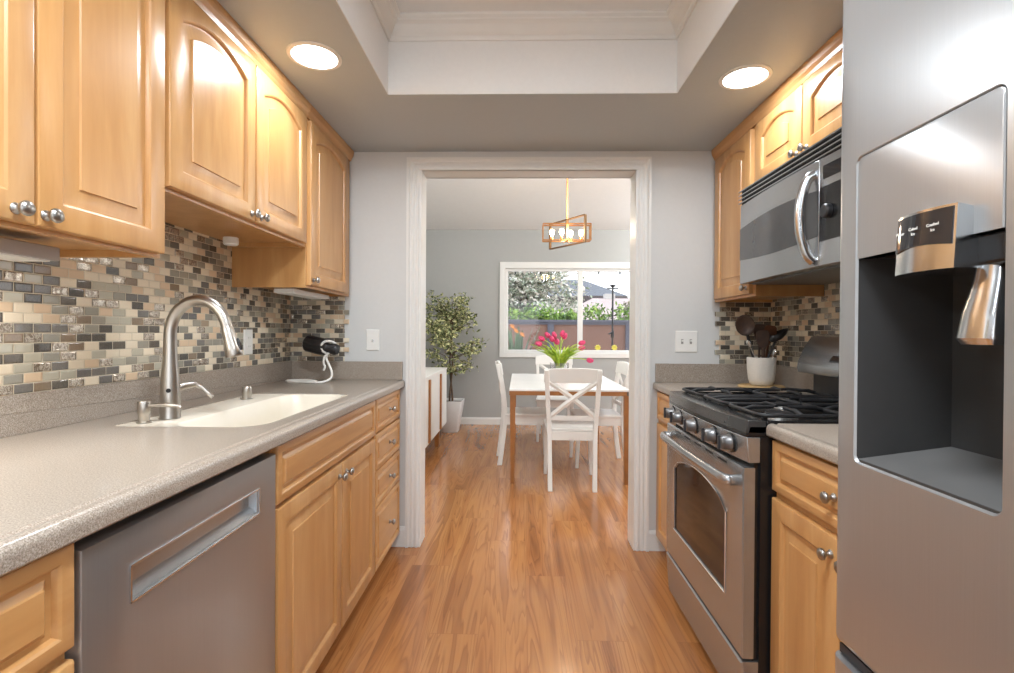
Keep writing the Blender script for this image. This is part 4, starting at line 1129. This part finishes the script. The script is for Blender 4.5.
# vase and tulips
vx, vy = .375, 4.60
th = thing('vase', 'short clear glass vase with terracotta pebbles on the dining table', 'vase', (vx, vy, tz))
m = MB().lathe([(.066, .0005), (.074, .01), (.084, .10), (.088, .165), (.0855, .165), (.081, .10), (.071, .012), (.002, .010)], (0, 0, 0), (0, 0, 1), 28)
obj('bowl', m, 'vase', th, smooth=True, angle=60)
obj('pebbles', MB().lathe([(.066, .0115), (.0695, .02), (.0785, .085), (.04, .092), (.002, .094)], (0, 0, 0), (0, 0, 1), 24), 'pink_sand', th, smooth=True)
rnd = random.Random(11)
def tulip(dx, dz, dy):
    th = thing('tulip', 'pink tulip with bright green leaves in the dining table vase', 'tulip', (vx, vy, tz + .095), 0, 'pink tulips in the table vase')
    e_ = Vector((dx, dy, dz)); sgn = 1 if dx > 0 else -1
    s0 = Vector((dx * .12, dy * .2, .0)); P = smoothpath([s0, Vector((dx * .22, dy * .4, .075 + .2 * max(dz, 0))), Vector((dx * .62, dy * .8, max(dz, .06) * .72 + .04)), e_], 5)
    obj('stem', MB().tube(P, .0035, 6), 'tulip_leaf', th, smooth=True)
    d_ = (P[-1] - P[-3]).normalized()
    m = MB()
    for k in range(6):
        a = 2 * PI * k / 6; u = d_.orthogonal().normalized(); v = d_.cross(u); o_ = u * math.cos(a) + v * math.sin(a); t_ = d_.cross(o_)
        rows = []
        for q, rr_, hw in ((0, .005, .004), (.01, .016, .011), (.028, .020, .014), (.046, .017, .012), (.064, .010, .003)):
            c = e_ + d_ * q + o_ * rr_ * (1 if k % 2 else .86)
            rows.append([c - t_ * hw, c + o_ * .002, c + t_ * hw])
        ids = [[m.pt(p) for p in r] for r in rows]
        for r0, r1 in zip(ids, ids[1:]):
            for i in range(2): m.face((r0[i], r0[i + 1], r1[i + 1], r1[i]))
    obj('flower', m, 'tulip', th, smooth=True, recalc=False)
    for k in range(8):
        a = rnd.uniform(-.8, .8) + (PI if dx < 0 else 0); ln = rnd.uniform(.16, .27); m = MB()
        out_ = Vector((math.cos(a) * rnd.uniform(.15, 1.0), rnd.uniform(-.5, .5), 0)); w0 = rnd.uniform(.013, .022); sd = Vector((0, 0, 1)).cross(out_).normalized()
        ids = []
        for i in range(8):
            q = i / 7; c = s0 + out_ * (ln * (.25 * q + .75 * q * q)) + Vector((0, 0, ln * (1.30 * q - .42 * q * q)))
            hw = w0 * math.sin(PI * min(1, q * .92 + .08)) ** .7
            ids.append([m.pt(c - sd * hw), m.pt(c - Vector((0, 0, .004))), m.pt(c + sd * hw)])
        for r0, r1 in zip(ids, ids[1:]):
            for i2 in range(2): m.face((r0[i2], r0[i2 + 1], r1[i2 + 1], r1[i2]))
        obj('leaf', m, 'tulip_leaf', th, smooth=True, recalc=False)
for dx, dz, dy in ((-.135, .275, 0), (-.085, .30, .04), (-.055, .265, -.06), (-.035, .295, .02), (-.16, .235, -.03), (.02, .305, .0), (.04, .285, .05), (.17, .245, -.03), (.175, .20, .03), (.245, .10, -.02), (-.02, .24, -.07)):
    tulip(dx, dz, dy)

# console
th = thing('console_cabinet', 'low white console cabinet with two upright wooden strips against the dining wall', 'console', (-1.05, 4.83, 0))
cx0, cx1, cy0, cy1 = DL + .013, -.800, 4.12, 5.56
obj('body', MB().box(cx0, cx1, cy0, cy1, .17, .765), 'chair', th, world=True, bevel=.004)
obj('top', MB().box(cx0, cx1 + .006, cy0 - .004, cy1 + .004, .765, .785), 'chair', th, world=True, bevel=.003)
for y in (4.46, 5.10):
    obj('wooden_strip', MB().box(cx1 + .0005, cx1 + .016, y - .028, y + .028, .185, .75), 'oak', th, world=True, bevel=.002)
for y in (4.22, 5.12):
    for x in (cx1 - .035, cx0 + .05):
        l = obj('leg', MB().loops([[(x + a * w_, y + b * w_, z) for a, b in ((-1, -1), (1, -1), (1, 1), (-1, 1))] for z, w_ in ((0, .018), (.1695, .028))]), 'oak', th, world=True)
# ceiling lamps added to brighten the dining room, unseen outside the doorway's view
for x, y, lab in ((-.75, 3.35, 'round white fill light added unseen over the console side of the dining room'), (1.9, 3.6, 'round white fill light added unseen near the dining room glass door'), (2.1, 5.5, 'round white fill light added unseen in the window corner of the dining room')):
    zc = zs0 + (zs1 - zs0) * (y - DW) / (DD + .1 - DW)
    th = thing('flush_ceiling_light', lab, 'light', (x, y, zc))
    obj('pan', MB().lathe([(.16, .03), (.16, -.02), (.145, -.03)], (0, 0, 0), (0, 0, 1), 28), 'white', th, smooth=True)
    obj('diffuser', MB().lathe([(.145, -.03), (.13, -.055), (.08, -.07), (.002, -.075)], (0, 0, 0), (0, 0, 1), 28), 'lens', th, smooth=True)
    light('dining_fill_lamp', 'POINT', (x, y, zc - .20), 40, (.97, .985, 1), .10)
# potted ficus
px, py = -.80, 5.93
th = thing('potted_ficus', 'tall variegated ficus in a tapered white pot beside the console', 'plant', (px, py, 0))
m = MB(); L = []
for z, w_ in ((0, .088), (.004, .092), (.365, .150), (.375, .150), (.372, .138), (.34, .134)):
    L.append([(x, y, z) for x, y in rrect(-w_, w_, -w_, w_, .03, 4)])
obj('pot', m.loops(L), 'pot', th, smooth=True, angle=40)
obj('soil', MB().loops([[(x, y, z) for x, y in rrect(-.132, .132, -.132, .132, .03, 4)] for z in (.335, .345)]), 'soil', th)
rnd = random.Random(3)
m = MB(); tips = []
for k in range(2):
    P = []
    for i in range(15):
        q = i / 14; a = q * 7 + k * PI; rr_ = .018 * (1 - q * .3)
        P.append((rr_ * math.cos(a), rr_ * math.sin(a), .34 + q * .98))
    m.tube(P, [.012 * (1 - .4 * i / 14) for i in range(15)], 8)
for k in range(44):
    z0 = rnd.uniform(.66, 1.52); a = rnd.uniform(0, 2 * PI); ln = rnd.uniform(.12, .27) * (1.15 - abs(z0 - 1.0))
    p0 = Vector((0, 0, min(z0, 1.30))); p1 = p0 + Vector((math.cos(a) * ln, math.sin(a) * ln, ln * .45 + max(0, z0 - 1.30))); p2 = p1 + Vector((math.cos(a) * ln * .5, math.sin(a) * ln * .5, ln * .15))
    m.tube([p0, p1, p2], [.005, .0035, .002], 5); tips += [p1, p2, (p1 + p2) / 2, (p0 + p1) / 2]
obj('trunk', m, 'bark', th, smooth=True)
def leaves(mb, centers, n, spread, size, rnd, droop=.3, zmin=-9):
    for _ in range(n):
        c = Vector(rnd.choice(centers)) + Vector((rnd.gauss(0, spread), rnd.gauss(0, spread), rnd.gauss(0, spread)))
        if c.z < zmin: continue
        d = Vector((rnd.gauss(0, 1), rnd.gauss(0, 1), rnd.gauss(-droop, .5))).normalized()
        s = size * rnd.uniform(.6, 1.25); u = d.orthogonal().normalized(); a = rnd.uniform(0, 2 * PI); v = d.cross(u); sd = u * math.cos(a) + v * math.sin(a); nn = d.cross(sd)
        p = [c, c + d * s * .45 + sd * s * .24 + nn * s * .03, c + d * s * .5 - nn * s * .03, c + d * s * .45 - sd * s * .24 + nn * s * .03, c + d * s]
        i = [mb.pt(q) for q in p]
        mb.face((i[0], i[1], i[2])); mb.face((i[0], i[2], i[3])); mb.face((i[1], i[4], i[2])); mb.face((i[2], i[4], i[3]))
m = MB(); leaves(m, tips, 1700, .036, .070, rnd, .3, .70)
for v_i in range(len(m.v)):
    v = m.v[v_i]
    if v[0] < DL - px + .03: m.v[v_i] = (DL - px + .03, v[1], v[2])
    if v[1] > DD - py - .03: m.v[v_i] = (m.v[v_i][0], DD - py - .03, v[2])
fo = obj('foliage', m, 'ficus', th, recalc=False); fo['kind'] = 'stuff'

# pendant lamp
lx, ly = .437, 4.60
th = thing('pendant_lamp', 'brass pendant lamp of interlocking rectangular frames over the dining table', 'lamp', (lx, ly, 2.0))
zt = zs0 + (zs1 - zs0) * (ly - DW) / (DD + .1 - DW)
obj('rod', MB().tube([(lx, ly, 2.20), (lx, ly, zt - .005)], .009, 8), 'gold', th, world=True, smooth=True)
obj('canopy_plate', MB().lathe([(.06, -.002), (.06, -.02), (.01, -.03)], (lx, ly, zt - .012), (0, 0, 1), 24), 'gold', th, world=True, smooth=True)
def rect_frame(p, q, z0, z1, w_, t_, name, mat):
    m = MB(); P = Vector((p[0], p[1], 0)); Q = Vector((q[0], q[1], 0)); d_ = (Q - P).normalized(); n_ = Vector((-d_.y, d_.x, 0))
    def seg(a, b): m.bar(a, b, w_ if abs((Vector(b) - Vector(a)).z) > .01 else w_, t_, up=tuple(d_) if abs((Vector(b) - Vector(a)).z) > .01 else (0, 0, 1))
    seg((P.x, P.y, z0), (P.x, P.y, z1)); seg((Q.x, Q.y, z0), (Q.x, Q.y, z1))
    seg((P.x, P.y, z0), (Q.x, Q.y, z0)); seg((P.x, P.y, z1), (Q.x, Q.y, z1))
    return obj(name, m, mat, th, world=True)
rect_frame((.216, ly - .04), (.649, ly - .04), 2.02, 2.168, .022, .009, 'frame', 'gold')
rect_frame((.216, ly + .04), (.649, ly + .04), 2.02, 2.168, .022, .009, 'frame', 'gold')
rect_frame((.296, 4.80), (.577, 4.40), 1.976, 2.212, .024, .010, 'frame', 'goldd')
obj('hub', MB().box(lx - .011, lx + .011, ly - .04, ly + .04, 2.028, 2.205), 'goldd', th, world=True, bevel=.002)
for x, y in ((.30, 4.60), (.385, 4.56), (.475, 4.64), (.565, 4.60)):
    b = obj('bulb', MB().lathe([(.008, 0), (.012, .012), (.021, .03), (.023, .045), (.017, .063), (.003, .07)], (x, y, 2.055), (0, 0, 1), 16), 'bulb', th, world=True, smooth=True)
    obj('socket', MB().lathe([(.013, 2.025), (.013, 2.0552)], (x, y, 0), (0, 0, 1), 12), 'gold', b, world=True, smooth=True)
light('pendant_light', 'POINT', (lx, ly - .12, 2.10), 8, (1, .82, .62), .06)

# ------------------------------------------------------------------ outside
def ext(u, v, Y):  # point at distance Y seen about pixel (u, v)
    return (u - 518.7) * Y / F, CH + (333.2 - v) * Y / F
struct(obj('ground_patio', MB().box(-30, 30, DD + .3, 60, -.35, -.2), 'patio'))
FYY = 11.0
th = thing('fence', 'rosy brown panel fence with slate grey posts and rail beyond the window', 'fence', (1.5, FYY, -.2))
zt = 1.465
obj('panel', MB().box(-2.7, .63, FYY, FYY + .06, -.199, zt - .10), 'fence_panel', th, world=True)
obj('panel', MB().box(.77, 2.33, FYY, FYY + .06, -.199, zt - .10), 'fence_panel', th, world=True)
obj('panel', MB().box(2.47, 5.8, FYY, FYY + .06, -.199, zt - .10), 'fence_panel', th, world=True)
for x in (-.99, .70, 2.40, 4.10): obj('post', MB().box(x - .07, x + .07, FYY - .05, FYY + .075, -.199, zt - .05), 'fence_post', th, world=True)
obj('top_rail', MB().box(-2.7, 5.8, FYY - .04, FYY + .08, zt - .105, zt - .05).box(-2.7, 5.8, FYY - .07, FYY + .11, zt - .05, zt), 'fence_post', th, world=True)
rnd = random.Random(5)
m = MB(); cs = [(x * .1, FYY + .75 + rnd.uniform(-.2, .2), rnd.uniform(-.1, 1.0) if _ == 0 else rnd.uniform(1.0, 1.70)) for x in range(-28, 60) for _ in range(5)]
leaves(m, cs, 15000, .07, .11, rnd, -.8, -.19)
h = obj('hedge', m, 'hedge', recalc=False); tag(h, 'bright green clipped hedge growing behind the fence', 'hedge', kind='stuff')
def tree(name, label, x, y, h, cr, n, mat, seed, leaf=.13, z0=-.2, lean=0):
    rnd = random.Random(seed); th = thing(name, label, 'tree', (x, y, z0)); m = MB()
    m.tube(smoothpath([(0, 0, 0), (lean * .3, 0, h * .25), (lean, .05, h * .5)], 4), [.14 - .004 * i for i in range(9)], 8)
    tips = []
    for k in range(11):
        a = 2 * PI * k / 11 + rnd.uniform(-.3, .3); r = cr * rnd.uniform(.45, .95); zz = h * rnd.uniform(.5, .95)
        p0 = Vector((lean, .05, h * .5)); p2 = Vector((lean + r * math.cos(a), r * .7 * math.sin(a), zz)); p1 = p0.lerp(p2, .5) + Vector((0, 0, .15))
        m.tube([p0, p1, p2], [.06, .035, .015], 6); tips += [p1, p2, p0.lerp(p2, .8)]
    for k in range(26): tips.append(Vector((lean + rnd.gauss(0, cr * .5), rnd.gauss(0, cr * .35), h * rnd.uniform(.42, 1.0))))
    obj('trunk', m, 'bark', th, smooth=True)
    m = MB(); leaves(m, tips, n, cr * .16, leaf, rnd)
    f = obj('crown', m, mat, th, recalc=False); f['kind'] = 'stuff'
    return th
tree('olive_tree', 'large grey-green leafy tree behind the fence outside the window', -.1, 14.5, 3.6, 1.65, 12000, 'tree_leaf', 8, .15)
tree('small_tree', 'small olive-brown tree beside the neighbouring roof', 3.6, 15.2, 2.7, .55, 1800, 'tree_leaf2', 9, .13)
# neighbouring houses
def hip_house(name, label, x0, x1, y0, y1, ze, zr, roofm, wallm, inset=2.0, over=.35, win=True):
    th = thing(name, label, 'house', ((x0 + x1) / 2, (y0 + y1) / 2, -.2))
    obj('walls', MB().box(x0, x1, y0, y1, -.199, ze), wallm, th, world=True)
    a = [(x0 - over, y0 - over, ze), (x1 + over, y0 - over, ze), (x1 + over, y1 + over, ze), (x0 - over, y1 + over, ze)]
    b = [(p[0], p[1], ze + .14) for p in a]; ym = (y0 + y1) / 2
    c = [(x0 + inset, ym - .01, zr), (x1 - inset, ym - .01, zr), (x1 - inset, ym + .01, zr), (x0 + inset, ym + .01, zr)]
    obj('fascia', MB().loops([a, b]), 'house_brown', th, world=True)
    obj('roof', MB().loops([b, c], False, True), roofm, th, world=True)
    return th
hip_house('house', 'neighbouring house with a grey hipped roof beyond the hedge', .9, 5.2, 26, 31, 2.95, 4.2, 'roof_grey', 'house_white', 1.6)
hip_house('house', 'long grey-roofed house farther away beside the hipped one', 6.2, 17.0, 28, 34, 2.9, 4.0, 'roof_grey', 'house_white', 2.5)
th = hip_house('house', 'low pale pink-tiled roof just behind the hedge', 1.4, 9.0, 17.5, 22, 1.45, 2.55, 'roof_pink', 'house_white', 1.5)
obj('chimney', MB().box(3.35, 3.75, 19.6, 20.0, 2.2, 2.72), 'house_white', th, world=True, bevel=.01)
obj('flat_canopy', MB().box(1.3, 3.3, 20.3, 21.5, 2.42, 2.60), 'house_brown', th, world=True)
# patio pole
x, _ = ext(612, 0, 8.6)
th = thing('patio_pole', 'thin black pole with a short crossbar on the patio outside the window', 'pole', (x, 8.6, -.2))
obj('pole', MB().lathe([(.09, .0), (.09, .02), (.024, .04), (.024, 1.1), (.016, 1.12), (.016, 2.16), (.05, 2.18), (.052, 2.20), (.004, 2.21)], (0, 0, 0), (0, 0, 1), 14), 'pole', th, smooth=True, angle=40)
obj('crossbar', MB().box(-.10, .10, -.012, .012, 2.13, 2.15), 'pole', th)
obj('clamp', MB().tube([(-.07, 0, 1.36), (0, 0, 1.40), (0, 0, 1.30)], [.012, .04, .03], 8), 'pole', th, smooth=True)
# string lights
for u, v, Yb in ((515, 273, 7.4), (598, 273, 7.4), (619, 273, 7.4), (540, 273, 7.4)):
    x, z = ext(u, v, Yb)
    t_ = thing('string_light_bulb', 'small dark bulb of the patio string lights above the window', 'light bulb', (x, Yb, z), 0, 'patio string light bulbs')
    obj('bulb', MB().lathe([(.006, .02), (.012, .015), (.015, -.005), (.010, -.02), (.002, -.026)], (0, 0, 0), (0, 0, 1), 10), 'pole', t_, smooth=True)
    obj('holder', MB().lathe([(.010, .02), (.010, .05)], (0, 0, 0), (0, 0, 1), 8), 'pole', t_)
x0, z = ext(480, 265, 7.4); x1, _ = ext(690, 265, 7.4)
zc = ext(0, 273, 7.4)[1] + .05
P = [(x0 - .1, DD + .152, zc + .2)] + [(x0 + (x1 - x0) * k / 24, 7.4, zc) for k in range(25)] + [(x1 + .1, DD + .152, zc + .2)]
tag(obj('string_light_cable', MB().tube(P, .004, 5), 'pole', smooth=True), 'thin dark cable of the patio string lights', 'cable')
# bird of paradise
x, z = ext(514, 340, 8.3)
th = thing('bird_of_paradise', 'bird of paradise plant with orange flowers outside the window corner', 'plant', (x + .02, 8.3, -.2))
rnd = random.Random(2)
for k in range(16):
    m = MB(); a = rnd.uniform(-.3, 1.4) if k % 3 else rnd.uniform(1.4, 4); ln = rnd.uniform(1.15, 1.50); o_ = Vector((math.cos(a), math.sin(a) * .5, 0)) * rnd.uniform(.15, .45); sd = Vector((0, 0, 1)).cross(o_).normalized(); ids = []
    for i in range(7):
        q = i / 6; c = o_ * (q * .4 + q * q * .6) + Vector((0, 0, ln * q)); hw = .008 + .045 * max(0, math.sin(PI * max(0, (q - .45) / .56)))
        ids.append([m.pt(c - sd * hw), m.pt(c + sd * hw)])
    for r0, r1 in zip(ids, ids[1:]): m.face((r0[0], r0[1], r1[1], r1[0]))
    obj('leaf', m, 'strap_leaf', th, smooth=True, recalc=False)
for dx, dz in ((.0, 1.42), (-.06, 1.49), (.10, 1.36)):
    m = MB().tube([(0, 0, 0), (dx * .6, -.03, dz * .6), (dx, -.06, dz - .03)], .006, 6); obj('stalk', m, 'strap_leaf', th, smooth=True)
    m = MB()
    for k in range(6):
        a = -.3 + k * .45; m.tube([(dx, -.06, dz - .03), (dx + .035 * math.cos(a), -.06 + .01 * (k % 2), dz - .03 + .035 * math.sin(a)), (dx + .065 * math.cos(a), -.06, dz - .03 + .065 * math.sin(a))], [.005, .010, .002], 6)
    obj('flower', m, 'orange', th, smooth=True)
for u, lab in ((597.5, 'yellow flower outside the window, on the mullion side of the black pole'), (614, 'yellow flower outside the window, close beside the black pole')):
    x, z = ext(u, 347.5, 8.0)
    th = thing('yellow_flower', lab, 'flower', (x, 8.0, -.2))
    obj('stem', MB().tube([(0, 0, 0), (.01, 0, .6), (0, 0, z + .2)], .006, 6), 'strap_leaf', th, smooth=True)
    m = MB()
    for k in range(9):
        a = 2 * PI * k / 9; m.tube([(0, 0, z + .2), (.035 * math.cos(a), -.01, z + .2 + .035 * math.sin(a)), (.05 * math.cos(a), 0, z + .2 + .05 * math.sin(a))], [.006, .012, .003], 6)
    obj('petals', m, 'yellow', th, smooth=True)
